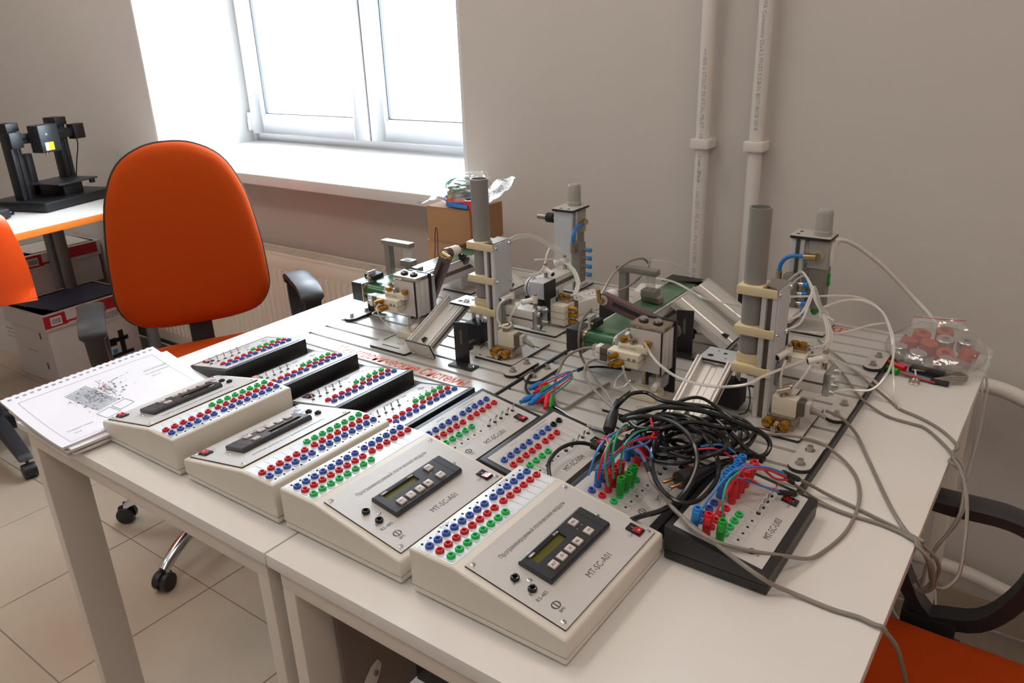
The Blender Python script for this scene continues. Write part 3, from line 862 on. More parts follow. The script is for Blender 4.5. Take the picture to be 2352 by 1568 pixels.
# ---- swing arm handler
def make_handler(label, loc, piv, hub, cup):
    t = thing('swing_arm_handler', label, 'pneumatic handler', loc, 0, 'swing arm handlers')
    sheet(t, 'base_plate', rrect(-.012, .092, -.080, .055, .006), 0, .0045, [(.012, .062, -.066, -.0620), (-.004, .000, -.045, .01)])
    lg = logo(t, T(.045, -.042, .0054), .007, 'ink_soft')
    ob('mount_block', MB().bx(.010, .058, -.018, .020, .0052, .020), 'cream_light', t, bevel=.003)
    ob('back_plate', MB().bx(.004, .066, .040, .0445, .0052, .140), 'core_black', t)
    ob('rotary_drive', MB().bx(.014, .056, .0448, .066, .052, .130), 'alu_paint', t, bevel=.002)
    sl = ob('slide_body', MB().prism([(.000, .0), (.062, .0), (.062, .010), (.0595, .0115), (.0595, .0145), (.062, .016), (.062, .026), (.0595, .0275), (.0595, .031), (.062, .0325), (.062, .0395), (.000, .0395)], .053, .130), 'alu_plain', t, bevel=.0006, seg=1)
    ob('front_cover', MB().bx(.001, .0585, -.0035, -.0002, .055, .129), 'plate_face', sl, bevel=.0006)
    ob('cover_seal', MB().bx(.0588, .0598, -.004, .0, .053, .130), 'black_matt', sl)
    ob('top_block', MB().bx(-.001, .063, -.002, .039, .1302, .1390), 'nickel', sl, bevel=.001)
    for xx in (.016, .043):
        sc = ob('buffer_screw', MB().cyl((xx, .016, .139), (xx, .016, .1415), .0085, n=16), 'black_matt', sl)
        ob('screw_head', MB().cyl((xx, .016, .1415), (xx, .016, .1455), .0068, n=16).cyl((xx, .016, .1455), (xx, .016, .1475), .0040, n=6), 'chrome', sc)
    for xx in (.018, .046):
        ob('guide_rod', MB().cyl((xx, .02, .020), (xx, .02, .053), .0055, n=12), 'nickel', t)
    ob('rod_collar', MB().bx(.038, .062, -.004, .030, .026, .046), 'clear_part', t, bevel=.002)
    ob('elbow_body', MB().cyl((.052, -.012, .030), (.052, .004, .034), .0055, n=12), 'fit_white', t)
    # valve pair on the left front
    v = ob('valve_block', MB().bx(-.030, .030, -.028, -.0040, .066, .092), 'cream_light', t, bevel=.0012)
    ob('valve_joint', MB().bx(-.0304, .0304, -.0284, -.0040, .0786, .0792), 'slot_dark', v)
    ob('manifold', MB().bx(-.016, .040, -.016, -.0038, .092, .103), 'cream_light', v, bevel=.001)
    text('lettering', '24VDC 0.7MPa', .0052, 'ink', v, T(-.013, -.0162, .095, rx=PI / 2))
    for xx in (-.009, .036):
        ob('muffler', MB().rings([((xx, -.008, .103), .0065), ((xx, -.008, .110), .0072), ((xx, -.008, .1125), .0066)], 14), 'amber', v)
    ob('supply_fitting', MB().cyl((.010, -.009, .103), (.010, -.009, .112), .0055, n=6).cyl((.007, -.014, .116), (.004, -.020, .126), .0048, n=12), 'nickel', v)
    for zz in (.0725, .0855):
        ob('solenoid', MB().bx(-.046, -.031, -.026, -.006, zz - .006, zz + .006), 'slot_dark', v, bevel=.0008)
        ob('coil_connector', MB().bx(-.056, -.0465, -.025, -.007, zz - .0055, zz + .006), 'fit_white', v, bevel=.001)
        ob('connector_shell', MB().bx(-.064, -.0565, -.022, -.010, zz - .004, zz + .005), 'clear_part', v, bevel=.001)
        ob('override_button', MB().cyl((-.026, -.0283, zz), (-.026, -.0291, zz), .0022, n=10), 'plug_blue', v)
    for xx, zz in ((-.012, .086), (-.010, .073), (-.0005, .0735)):
        ob('push_fitting', MB().cyl((xx, -.028, zz), (xx - .004, -.044, zz), .0052, n=12).cyl((xx - .004, -.044, zz), (xx - .0048, -.0475, zz), .0044, n=12), 'amber', v)
    for xx in (.012, .022):
        ob('port_screw', MB().cyl((xx, -.028, .082), (xx, -.0288, .082), .0028, n=10), 'steel', v)
    # arm in the vertical plane behind the body
    ax, az = piv; hx, hz = hub
    d = Vector((hx - ax, 0, hz - az)); L = d.length; a = math.atan2(d.z, d.x)
    P = []
    r = .0125
    for k in range(9):
        q = -PI / 2 + PI * k / 8; P.append((L + r * math.cos(q), r * math.sin(q)))
    for k in range(9):
        q = PI / 2 + PI * k / 8; P.append((r * math.cos(q), r * math.sin(q)))
    MA = Matrix.Translation((ax, .068, az)) @ Matrix.Rotation(-a, 4, 'Y')
    arm = ob('swing_arm', MB().prism(P, 0, .014, ax='y'), 'brown', t, MA, bevel=.0012)
    ob('arm_groove', MB().bx(.012, L - .020, -.0004, .0, -.006, .002), 'core_black', arm)
    ob('hub', MB().cyl((L, -.0012, 0), (L, .042, 0), .0095, n=20), 'alu_plain', arm)
    ob('hub_sleeve', MB().cyl((L, .016, 0), (L, .036, 0), .0115, n=20), 'fit_white', arm)
    ob('vacuum_fitting', MB().cyl((L, -.010, 0), (L, -.0012, 0), .0055, n=12).cyl((L + .003, -.007, .002), (L + .010, -.012, -.022), .0046, n=12), 'brass', arm)
    if cup:
        seq = [(0, .004), (.004, .0055), (.007, .0085), (.010, .006), (.013, .0095), (.017, .0065), (.021, .010), (.023, .009)]
        ob('suction_cup', MB().rings([((L - .006, .038, -h - .010), rr) for h, rr in seq], 16), 'black_gloss', arm)
    return t
make_handler('swing arm handler nearer the window, brown arm raised towards the green belt', (.352, .6430, PZ), (.026, .062), (.088, .178), True)
make_handler('swing arm handler on the right-hand plate, brown arm lying towards the belt motor', (.9130, .6430, PZ), (.045, .106), (-.094, .142), False)

# ---- belt conveyors
def make_conveyor(label, loc, bridge_y):
    t = thing('belt_conveyor', label, 'conveyor', loc, 0, 'green belt conveyors')
    Lc, w, z = .385, .056, .089
    P = []
    r = .0195
    for k in range(13):
        q = -PI / 2 - PI * k / 12; P.append((.02 + r * math.cos(q), z - r + r * math.sin(q)))
    for k in range(13):
        q = PI / 2 - PI * k / 12; P.append((Lc - .02 + r * math.cos(q), z - r + r * math.sin(q)))
    ob('belt', MB().prism(P, 0, w, ax='x'), 'belt', t)
    for xx in (-.0065, w + .0005):
        ob('side_profile', MB().bx(xx, xx + .006, .030, Lc - .03, z - .045, z - .002).bx(xx - .0 if xx > 0 else xx, xx + .006, .030, Lc - .03, z - .005, z - .0015), 'alu_plain', t, bevel=.001)
    ob('side_groove', MB().bx(w + .0065, w + .0068, .035, Lc - .035, z - .030, z - .020), 'slot_dark', t)
    ob('drive_drum', MB().cyl((-.001, .020, z - r), (w + .001, .020, z - r), r + .0006, n=28), 'drum_green', t)
    for xx in (-.004, w + .001):
        ob('drum_flange', MB().cyl((xx, .020, z - r), (xx + .003, .020, z - r), r + .0022, n=28), 'nickel', t)
    ob('bearing_plate', MB().prism(rrect(.002, .055, z - .042, z + .004, .006), w + .0045, w + .0085, ax='x'), 'alu_paint', t)
    ob('drive_motor', MB().bx(-.040, -.006, -.002, .040, z - .042, z + .001), 'black', t, bevel=.002)
    ob('motor_flange', MB().bx(-.006, -.0035, -.003, .041, z - .043, z + .002), 'nickel', t)
    sp = ob('sensor_plate', MB().bx(.000, .003, .012, .036, z + .001, z + .026), 'alu_paint', t)
    ob('edge_sensor', MB().bx(.0035, .016, .014, .040, z + .006, z + .018), 'black_matt', sp, bevel=.001)
    ob('sensor_knob', MB().cyl((-.004, .016, z + .012), (.010, .016, z + .012), .004, n=12), 'brass', sp)
    ob('end_plate', MB().bx(-.008, w + .008, Lc - .002, Lc + .001, z - .03, z + .002), 'core_black', t)
    ob('belt_cover', MB().prism([(-.008, Lc - .055), (w + .008, Lc - .020), (w + .008, Lc), (-.008, Lc)], z + .006, z + .0075), 'core_black', t)
    for yy in (.11, .28):
        ob('leg', MB().bx(.008, w - .008, yy, yy + .025, .0045, z - .036), 'alu_plain', t, bevel=.001)
        sheet(t, 'foot_plate', rrect(-.006, w + .03, yy - .012, yy + .037, .003), 0, .0042)
    # sensor bridge over the belt
    b_ = ob('bridge_post', MB().bx(-.030, -.014, bridge_y, bridge_y + .016, .0, .154), 'mani_grey', t, bevel=.001)
    ob('bridge_foot', MB().bx(-.034, -.010, bridge_y - .006, bridge_y + .022, .0, .005), 'alu_plain', t)
    ob('bridge_beam', MB().bx(-.036, .052, bridge_y - .002, bridge_y + .018, .154, .165), 'mani_grey', t, bevel=.001)
    ob('optical_sensor', MB().bx(.020, .052, bridge_y - .002, bridge_y + .022, .110, .124), 'mani_grey', t, bevel=.0015)
    ob('sensor_mount', MB().bx(.030, .044, bridge_y + .001, bridge_y + .015, .124, .154), 'clear_part', t)
    ob('stopper', MB().prism([(.006, .008), (.05, .0), (.05, .024), (.02, .03), (.006, .022)], .0900, .102, M=T(0, bridge_y + .02, 0)), 'mani_grey', t, bevel=.002)
    ob('relay_box', MB().bx(-.040, -.008, bridge_y - .060, bridge_y - .030, .0045, .098), 'black_matt', t, bevel=.001)
    return t
make_conveyor('green belt conveyor nearer the window, ending at the cardboard boxes', (.2260, .672, PZ), .10)
make_conveyor('green belt conveyor on the right-hand plate, leading to the two upper chutes', (.8040, .672, PZ), .18)

# ---- chutes
def make_chute(label, loc, rz, width, length, drop, end_plate=True, cat_group='aluminium chutes', hw=.020):
    """U-channel: high end at local y=length, low end at y=0, sloping"""
    t = thing('chute', label, 'chute', loc, rz, cat_group)
    a = math.atan2(drop, length)
    M = Matrix.Rotation(a, 4, 'X')
    Ls = math.hypot(drop, length)
    w2 = width / 2
    P = [(-w2, 0), (w2, 0), (w2, hw), (w2 - .0028, hw), (w2 - .0028, hw - .0035), (w2 - .0062, hw - .0035), (w2 - .0062, hw), (w2 - .009, hw), (w2 - .009, .006), (.006, .006), (.004, .0045), (-.004, .0045), (-.006, .006), (-w2 + .009, .006), (-w2 + .009, hw), (-w2 + .0062, hw), (-w2 + .0062, hw - .0035), (-w2 + .0028, hw - .0035), (-w2 + .0028, hw), (-w2, hw)]
    ch = ob('channel', MB().prism(P, 0, Ls, ax='y', M=M), 'alu', t)
    ob('side_slot', MB().bx(w2, w2 + .0003, .004, Ls - .004, .007, .012, M), 'slot_dark', ch)
    ob('stop_tab', MB().prism([(0, .006), (.014, .006), (.010, .013), (.0, .016)], -.001, .001, ax='x', M=M @ T(-.004, .014, 0)), 'core_black', ch)
    if end_plate:
        ep = ob('end_plate', MB().bx(-w2 - .001, w2 + .001, -.0040, -.0008, -.014, .0215, M), 'core_black', t)
        ob('end_face', MB().bx(-w2 - .001, w2 + .001, -.0048, -.0041, -.014, .0208, M), 'plate_face', ep)
        for xx in (-w2 + .010, w2 - .008):
            ob('end_bolt', screw_mesh(.0042, .003), 'chrome', ep, M @ T(xx, -.0048, -.006, rx=PI / 2))
    return t
make_chute('aluminium chute with grey end plate, under the window-side feeder tower', (.476, .5800, PZ + .016), 0, .062, .128, .060)
make_chute('aluminium chute below the right-hand feeder tower, low end in the cables', (1.0540, .5650, PZ + .012), 0, .062, .118, .062)
make_chute('aluminium chute off the green belt, nearer the black slotted bracket', (.9880, .9260, PZ + .014), PI / 2, .080, .116, .074, hw=.013)
make_chute('aluminium chute off the green belt, farther one by the wall side', (1.0000, 1.0180, PZ + .014), PI / 2, .080, .128, .076, hw=.013)
make_chute('aluminium chute half hidden behind the window-side feeder tower', (.4220, .9850, PZ + .014), PI / 2, .080, .124, .074, hw=.013)

# ---- black angle brackets with sensors
def make_bracket(label, loc, rz, h, slot=True):
    t = thing('angle_bracket', label, 'bracket', loc, rz, 'black angle brackets')
    ob('upright', MB().prism([(-.018, 0), (.018, 0), (.018, h), (-.018, h - .004)], 0, .0022, ax='y'), 'black', t, bevel=.0006)
    ob('foot', MB().prism(rrect(-.018, .042, -.026, .002, .004), 0, .0025), 'black', t, bevel=.0006)
    if slot:
        sl_ = ob('long_slot', MB().prism(rrect(-.003, .003, h * .45, h * .8, .0028), -.0004, .0, ax='y'), 'slot_dark', t)
    ob('sensor', MB().bx(-.004, .014, .0024, .020, h * .30, h * .48).cyl((.005, .02, h * .39), (.005, .035, h * .39), .006, n=12), 'black_matt', t, bevel=.001)
    bo = inst('bolt', 'bolt', bolt_mesh, 'steel', t, T(.030, -.012, .0025))
    return t
make_bracket('black angle bracket standing in front of the window-side chute', (.5660, .5990, PZ), 0, .088)
make_bracket('black slotted angle bracket between the swing arm and the two upper chutes', (.9120, .8700, PZ), 0, .092)
make_bracket('small black bracket behind the farther chute on the right', (.9400, 1.1300, PZ), math.radians(10), .062, False)

# ---- rear transfer unit: rail cylinder, gripper block and valve stack
def make_transfer(label, loc):
    t = thing('transfer_unit', label, 'pneumatic unit', loc, 0, 'rear transfer units')
    sheet(t, 'base_plate', rrect(-.030, .090, -.055, .080, .004), 0, .0042, [(.02, .06, -.046, -.042)])
    ob('pedestal', MB().bx(-.012, .030, -.018, .020, .0048, .068), 'black', t, bevel=.001)
    g = ob('gripper_block', MB().bx(.004, .044, -.024, .014, .068, .104), 'alu_paint', t, bevel=.001)
    ob('gripper_plate', MB().bx(.044, .047, -.026, .016, .066, .106), 'core_black', g)
    ob('rotary_table', MB().cyl((-.006, -.005, .086), (.004, -.005, .086), .021, n=28).cyl((-.010, -.005, .086), (-.006, -.005, .086), .018, n=28), 'alu_paint', g)
    ob('table_seal', MB().lathe([(.0185, 0), (.0215, 0), (.0215, .002), (.0185, .002)], (-.002, -.005, .086), 28, 'x'), 'black_matt', g)
    r = ob('rail_cylinder', MB().bx(-.010, .034, .016, .120, .070, .100), 'alu_plain', t, bevel=.002)
    ob('rail_groove', MB().bx(.0342, .0345, .020, .116, .080, .089), 'slot_dark', r)
    ob('rail_support', MB().bx(.0, .026, .060, .078, .0048, .070), 'alu_plain', t)
    elbow(r, T(.012, .030, .100, rz=math.radians(-20)))
    elbow(r, T(.012, .108, .100, rz=math.radians(200)))
    v = ob('valve_stack', MB().bx(.052, .086, -.012, .030, .012, .056), 'cream_light', t, bevel=.001)
    for zz in (.0262, .0408): ob('valve_joint', MB().bx(.0517, .0863, -.0123, .0303, zz, zz + .0006), 'slot_dark', v)
    ob('stack_bar', MB().bx(.050, .082, .010, .034, .056, .066), 'nickel', v, bevel=.001)
    for k in range(2): ob('vent_cap', MB().cyl((.058 + .014 * k, .022, .066), (.058 + .014 * k, .022, .072), .0075, n=16), 'amber', v)
    for zz in (.0185, .0330, .0480):
        for q in (0,):
            ob('push_fitting', MB().cyl((.086, .008, zz), (.103, .008, zz), .0056, n=12).cyl((.103, .008, zz), (.106, .008, zz), .0046, n=12), 'amber', v)
    ob('solenoid', MB().bx(.052, .086, .0304, .046, .014, .054), 'slot_dark', v, bevel=.001)
    return t
make_transfer('transfer unit with valve stack behind the window-side feeder tower', (.5600, .8600, PZ))
make_transfer('transfer unit with valve stack behind the right-hand feeder tower', (1.0700, .8420, PZ))

# ---- air service units
def make_air(label, loc, rz, side):
    t = thing('air_service_unit', label, 'air regulator', loc, rz, 'air service units')
    sheet(t, 'base_plate', rrect(-.012, .085, -.012, .075, .003), 0, .0042, [(.040, .070, -.006, -.002)])
    ob('column', MB().prism(profile_poly(0, .026, 0, .052, .0045, .005), .0048, .198), 'alu_paint', t, bevel=.0007, seg=1)
    ob('column_slot', MB().bx(.0088, .0172, .0046, .0052, .005, .197), 'slot_dark', t)
    tp = ob('top_plate', MB().prism(rrect(-.004, .076, -.004, .056, .003), .198, .2035), 'core_black', t)
    ob('top_face', MB().prism(rrect(-.004, .076, -.004, .056, .003), .2036, .2042), 'plate_face', tp)
    for yy in (.014, .036): ob('plate_hole', MB().cyl((.008, yy, .2042), (.008, yy, .2045), .004, n=12), 'hole', tp)
    cx, cy = .053, .026
    rg = ob('regulator_body', MB().prism(rrect(cx - .021, cx + .021, cy - .022, cy + .022, .004), .138, .197), 'reg_grey', t, bevel=.001)
    for s_ in (-1, 1):
        ob('side_cover', MB().prism([(-.013, .144), (.013, .144), (.017, .168), (.013, .192), (-.013, .192), (-.017, .168)], cx + s_ * .021, cx + s_ * .0275, ax='x', M=T(0, cy, 0)), 'fit_white', rg, bevel=.002)
    ob('port_boss', MB().cyl((cx, cy - .022, .166), (cx, cy - .0255, .166), .0125, n=20), 'reg_grey', rg)
    ob('hose_elbow', MB().cyl((cx, cy - .0255, .166), (cx, cy - .036, .166), .0068, n=12).cyl((cx, cy - .034, .166), (cx - .024, cy - .036, .165), .0062, n=12), 'brass', rg)
    kn = [(.2045, .017), (.213, .0175), (.214, .0160), (.252, .0150), (.256, .0125)]
    kb = MB(); n = 40; vs = []
    ob('knob', MB().rings([((cx, cy, z), r) for z, r in kn], 32), 'reg_grey', rg)
    rb = MB()
    for k in range(28):
        a = 2 * PI * k / 28
        rb.cyl((cx + .0156 * math.cos(a), cy + .0156 * math.sin(a), .216), (cx + .0148 * math.cos(a), cy + .0148 * math.sin(a), .250), .0007, n=4)
    ob('knob_ribs', rb, 'reg_grey', rg)
    ob('filter_bowl', MB().prism(rrect(cx - .0195, cx + .0195, cy - .0195, cy + .0195, .007), .052, .137), 'mani_grey', t, bevel=.002)
    ob('bowl_catch', MB().bx(cx + .0196, cx + .023, cy - .004, cy + .004, .10, .125).cyl((cx + .021, cy, .102), (cx + .021, cy, .108), .004, n=10), 'plug_green', t)
    ob('drain_valve', MB().rings([((cx, cy, .052), .009), ((cx, cy, .040), .008), ((cx, cy, .034), .004)], 14), 'plug_green', t)
    # distribution manifold on the near side of the column
    mf = ob('manifold', MB().bx(-.004, .024, -.024, -.0005, .028, .126), 'mani_grey', t, bevel=.001)
    for k in range(4):
        z = .046 + .0205 * k
        a_, b2, c_ = [((.024 + q, -.012, z) if side else (.016, -.024 - q, z)) for q in (0, .011, .020)]
        f = ob('outlet', MB().cyl(a_, b2, .0045, n=12), 'chrome', mf)
        ob('release_ring', MB().cyl(b2, c_, .0054, n=12), 'plug_blue', f)
    ob('manifold_elbow', MB().cyl((-.004, -.012, .108), (-.016, -.012, .108), .0050, n=12).cyl((-.016, -.012, .105), (-.016, -.012, .126), .0062, n=12).cyl((-.016, -.012, .126), (-.016, -.012, .131), .0055, n=12), 'nickel', mf)
    ob('blue_hose', MB().tube([(-.016, -.012, .128), (-.0145, -.0115, .142), (-.006, -.011, .156), (.010, -.011, .1640), (.029, -.0100, .165)], .0042, 10, sub=6), 'hose_blue', mf)
    # inlet silencer on the far side
    ob('inlet_stem', MB().cyl((cx, cy + .022, .166), (cx, cy + .060, .166), .0075, n=14), 'nickel', rg)
    ob('inlet_ring', MB().cyl((cx, cy + .060, .166), (cx, cy + .080, .166), .0125, n=18), 'black_matt', rg, bevel=.001)
    if not side: ob('inlet_nipple', MB().cyl((cx, cy + .080, .166), (cx, cy + .108, .166), .0068, n=14), 'nickel', rg)
    return t
make_air('air regulator column with grey knob near the wall, white panel side showing', (.5150, 1.0900, PZ), PI / 2, 0)
airR = make_air('air regulator column with grey knob on the right-hand plate, blue hose facing', (1.0340, 1.1020, PZ), 0, 1)
# ------------------------------------------------------------------ chairs
def pad(outline, depth, bulge, n=7, curve=0.0):
    """upholstered pad: outline in (u, v); front face bulges, edges rounded; returns MB in (depth=x, u=y, v=z)"""
    b = MB(); N = len(outline)
    cu = sum(p[0] for p in outline) / N; cv = sum(p[1] for p in outline) / N
    rings_ = []
    steps = [(.90, -depth), (.985, -depth * .85), (1.0, -depth * .5), (.995, -depth * .15), (.965, .3 * bulge), (.90, .62 * bulge), (.75, .85 * bulge), (.5, .96 * bulge), (.2, bulge)]
    vs = []; fs = []
    for s_, x in steps:
        for (u, v) in outline:
            uu = cu + (u - cu) * s_; vv = cv + (v - cv) * s_
            vs.append((x + curve * (uu - cu) ** 2, uu, vv))
    for i in range(len(steps) - 1):
        for k in range(N):
            fs.append((i * N + k, i * N + (k + 1) % N, (i + 1) * N + (k + 1) % N, (i + 1) * N + k))
    fs.append(tuple(range(N - 1, -1, -1))); e = (len(steps) - 1) * N
    fs.append(tuple(range(e, e + N)))
    return b._add(vs, fs)
def superell(pts, n=6):
    P = spline([Vector((a, b_, 0)) for a, b_ in pts + [pts[0]]], n)
    return [(p.x, p.y) for p in P[:-1]]
BACK = superell([(.0, .0), (.12, .006), (.195, .028), (.232, .080), (.236, .16), (.224, .30), (.198, .42), (.150, .505), (.075, .548), (.0, .558), (-.075, .548), (-.150, .505), (-.198, .42), (-.224, .30), (-.236, .16), (-.232, .080), (-.195, .028), (-.12, .006)], 4)
BACK = [(a * .92, b_ * .965) for a, b_ in BACK]
SEAT = superell([(-.22, .0), (-.21, .15), (-.14, .215), (.0, .228), (.14, .232), (.215, .20), (.238, .10), (.240, .0), (.238, -.10), (.215, -.20), (.14, -.232), (.0, -.228), (-.14, -.215), (-.21, -.15)], 4)
def make_chair(label, loc, rz, star=0.0, recline=.10, dz=0.0, aw=.024):
    Z = T(0, 0, dz)
    t = thing('office_chair', label, 'chair', loc, rz, 'orange office chairs')
    # star base with castors
    ob('gas_column', MB().cyl((0, 0, .085), (0, 0, .26), .028, n=18).cyl((0, 0, .26), (0, 0, .40 + dz), .017, n=18), 'chair_black', t)
    ob('base_hub', MB().rings([((0, 0, .07), .036), ((0, 0, .11), .034)], 18), 'chrome', t)
    for k in range(5):
        a = star + k * 2 * PI / 5
        M = Matrix.Rotation(a, 4, 'Z')
        pts = [(.02, 0, .098), (.13, 0, .106), (.25, 0, .096), (.330, 0, .070), (.354, 0, .054)]
        vs = []; fs = []
        sp_ = spline([Vector(p) for p in pts], 4)
        b = MB()
        for i, p in enumerate(sp_):
            w_ = .020 - .006 * i / len(sp_)
            sec = [(-w_, -.010), (w_, -.010), (w_ * .95, .004), (w_ * .5, .011), (-w_ * .5, .011), (-w_ * .95, .004)]
            vs += [M @ Vector((p.x, s_[0], p.z + s_[1])) for s_ in sec]
        for i in range(len(sp_) - 1):
            for j in range(6): fs.append((i * 6 + j, i * 6 + (j + 1) % 6, (i + 1) * 6 + (j + 1) % 6, (i + 1) * 6 + j))
        fs += [(5, 4, 3, 2, 1, 0), tuple((len(sp_) - 1) * 6 + j for j in range(6))]
        b._add(vs, fs)
        ob('star_leg', b, 'chrome', t, sharp=50)
        c = ob('castor', MB().cyl(M @ Vector((.354, -.021, .026)), M @ Vector((.354, -.003, .026)), .026, n=22).cyl(M @ Vector((.354, .003, .026)), M @ Vector((.354, .021, .026)), .026, n=22), 'black', t, bevel=.003)
        ob('castor_hood', MB().prism([(.322, .03), (.332, .012), (.346, .02), (.381, .03), (.376, .05), (.354, .059), (.331, .052)], -.004, .004, ax='y', M=M).cyl(M @ Vector((.354, 0, .045)), M @ Vector((.354, 0, .066)), .006, n=10), 'black_gloss', c)
    # seat
    ob('seat_pan', MB().prism([(p[0] * .93, p[1] * .93) for p in SEAT], .43, .445), 'chair_black', t, Z)
    MS = T(0, 0, .478) @ Matrix.Rotation(-PI / 2, 4, 'Y')
    st = ob('seat', pad([(p[1], -p[0]) for p in SEAT], .034, .014), 'orange_fabric', t, T(0, 0, .478 + dz) @ Matrix.Rotation(-PI / 2, 4, 'Y'), sharp=80)
    ob('mechanism', MB().bx(-.10, .08, -.06, .06, .40, .43), 'chair_black', t, Z, bevel=.006)
    # back: upright bar, padded back with piping
    ob('back_bar', MB().prism([(-.05, .405), (-.05, .43), (-.20, .425), (-.232, .45), (-.262, .70), (-.285, .70), (-.262, .425), (-.225, .40)], -.034, .034, ax='y'), 'chair_black', t, Z, bevel=.006)
    MBk = T(-.205, 0, .575, ry=-recline)
    bk = ob('backrest', pad(BACK, .045, .028, curve=.35), 'orange_fabric', t, MBk, sharp=80)
    P = [(-.022 + .35 * p[0] ** 2, p[0] * 1.002, p[1] * 1.0) for p in BACK]
    ob('piping', MB().tube(P + [P[0]], .0042, 6), 'piping', bk)
    # arm loops
    for s_ in (-1, 1):
        y = s_ * .275
        loop = [(.02, .455), (-.055, .478), (-.100, .54), (-.118, .61), (-.108, .672), (-.07, .693), (.02, .697), (.10, .693), (.145, .668), (.125, .615), (.085, .54), (.045, .478)]
        L2 = spline([Vector((a, 0, b_)) for a, b_ in loop + [loop[0]]], 4)[:-1]
        n = len(L2); vs = []; fs = []
        ctr = Vector((.01, 0, .59))
        for p in L2:
            d = (ctr - p).normalized()
            th = .022 if p.z > .6 else .026
            wd = aw if p.z > .66 else aw * .7
            for (dy, q) in ((-wd, .004), (-wd * .6, 0), (wd * .6, 0), (wd, .004), (wd, th), (-wd, th)):
                vs.append(p + d * q + Vector((0, y + dy, 0)))
        for i in range(n):
            for j in range(6):
                fs.append((i * 6 + j, i * 6 + (j + 1) % 6, ((i + 1) % n) * 6 + (j + 1) % 6, ((i + 1) % n) * 6 + j))
        b = MB(); b._add(vs, fs)
        ob('armrest', b, 'chair_black', t, Z, sharp=50)
        ob('arm_bracket', MB().bx(-.03, .07, min(y, s_ * .10), max(y, s_ * .10), .432, .444).bx(-.02, .06, y - .018, y + .018, .432, .478), 'chair_black', t, Z, bevel=.004)
    return t
make_chair('orange fabric office chair by the window, backrest towards the sill', (-.4300, .6650, 0), math.radians(-27), star=math.radians(-43.5), recline=.045, dz=.036, aw=.032)
make_chair('orange fabric office chair at the right edge, pushed under the desk', (1.4600, .4450, 0), PI + math.radians(3), star=.3)

# plastic shell chair at the left edge
t = thing('shell_chair', 'bright orange plastic shell chair at the left edge of the picture', 'chair', (-1.560, .445, 0), math.radians(160))
def shell(u, v):
    """u across -1..1, v from seat front 0 to back top 1"""
    if v < .5:
        s_ = v / .5; x = .22 - .40 * s_; z = .585 - .03 * math.sin(PI * s_)
    else:
        s_ = (v - .5) / .5; x = -.18 - .035 * s_ - .05 * math.sin(PI * s_ * .5); z = .585 + .36 * s_
    w_ = .225 * (1 - .22 * max(0, (v - .55) / .45) ** 2)
    if v > .88: w_ *= math.sqrt(max(.15, 1 - ((v - .88) / .13) ** 2))
    lift = .045 * abs(u) ** 3
    return Vector((x + (lift * .9 if v > .5 else 0), u * w_, z + (lift if v < .5 else 0)))
b = MB(); NU, NV = 14, 30; vs = []; fs = []
for sd in (0, 1):
    for j in range(NV + 1):
        for i in range(NU + 1):
            p = shell(-1 + 2 * i / NU, j / NV)
            d = Vector((.008, 0, .003)) if j > NV / 2 else Vector((.002, 0, .008))
            vs.append(p - d * sd)
S = (NU + 1) * (NV + 1)
for j in range(NV):
    for i in range(NU):
        a = j * (NU + 1) + i
        fs.append((a, a + 1, a + NU + 2, a + NU + 1)); fs.append((S + a, S + a + NU + 1, S + a + NU + 2, S + a + 1))
for j in range(NV):
    a = j * (NU + 1); fs.append((a, a + NU + 1, S + a + NU + 1, S + a)); a += NU; fs.append((a, S + a, S + a + NU + 1, a + NU + 1))
for i in range(NU):
    a = i; fs.append((a, S + a, S + a + 1, a + 1)); a = NV * (NU + 1) + i; fs.append((a, a + 1, S + a + 1, S + a))
b._add(vs, fs)
ob('seat_shell', b, 'orange_plastic', t, sharp=60)
ob('seat_support', MB().bx(-.12, .12, -.09, .09, .515, .546), 'chair_black', t, bevel=.006)
ob('gas_column', MB().cyl((0, 0, .09), (0, 0, .515), .026, n=16), 'chair_black', t)
for k in range(5):
    a = math.radians(48) + k * 2 * PI / 5
    M = Matrix.Rotation(a, 4, 'Z')
    ob('star_leg', MB().prism([(.0, .08), (.0, .135), (.10, .132), (.30, .085), (.318, .066), (.30, .060)], -.022, .022, ax='y', M=M), 'chair_black', t, bevel=.006)
    ob('castor', MB().cyl(M @ Vector((.31, -.021, .026)), M @ Vector((.31, .021, .026)), .026, n=20).cyl(M @ Vector((.31, 0, .04)), M @ Vector((.31, 0, .066)), .006), 'black', t, bevel=.003)

# ------------------------------------------------------------------ printer desk on the left
LA = math.radians(8.5)
t = thing('desk', 'white desk with orange edging, carrying the black 3D printers', 'desk', (-1.700, 1.345, 0), LA)
ob('desk_top', MB().bx(-.72, 0, -1.45, 0, .726, .75), 'desk_white', t, bevel=.001)
ob('edge_band', MB().bx(.0, .0022, -1.45, 0, .725, .7505), 'orange_edge', t, bevel=.0005)
for x, y in ((-.06, -.16), (-.69, -.13), (-.60, -.14), (-.08, -1.35), (-.64, -1.35)):
    ob('leg', MB().cyl((x, y, 0), (x, y, .726), .025, n=18), 'leg_grey', t)
ob('cross_rail', MB().bx(-.62, -.60, -1.35, -.1, .62, .68), 'leg_grey', t)

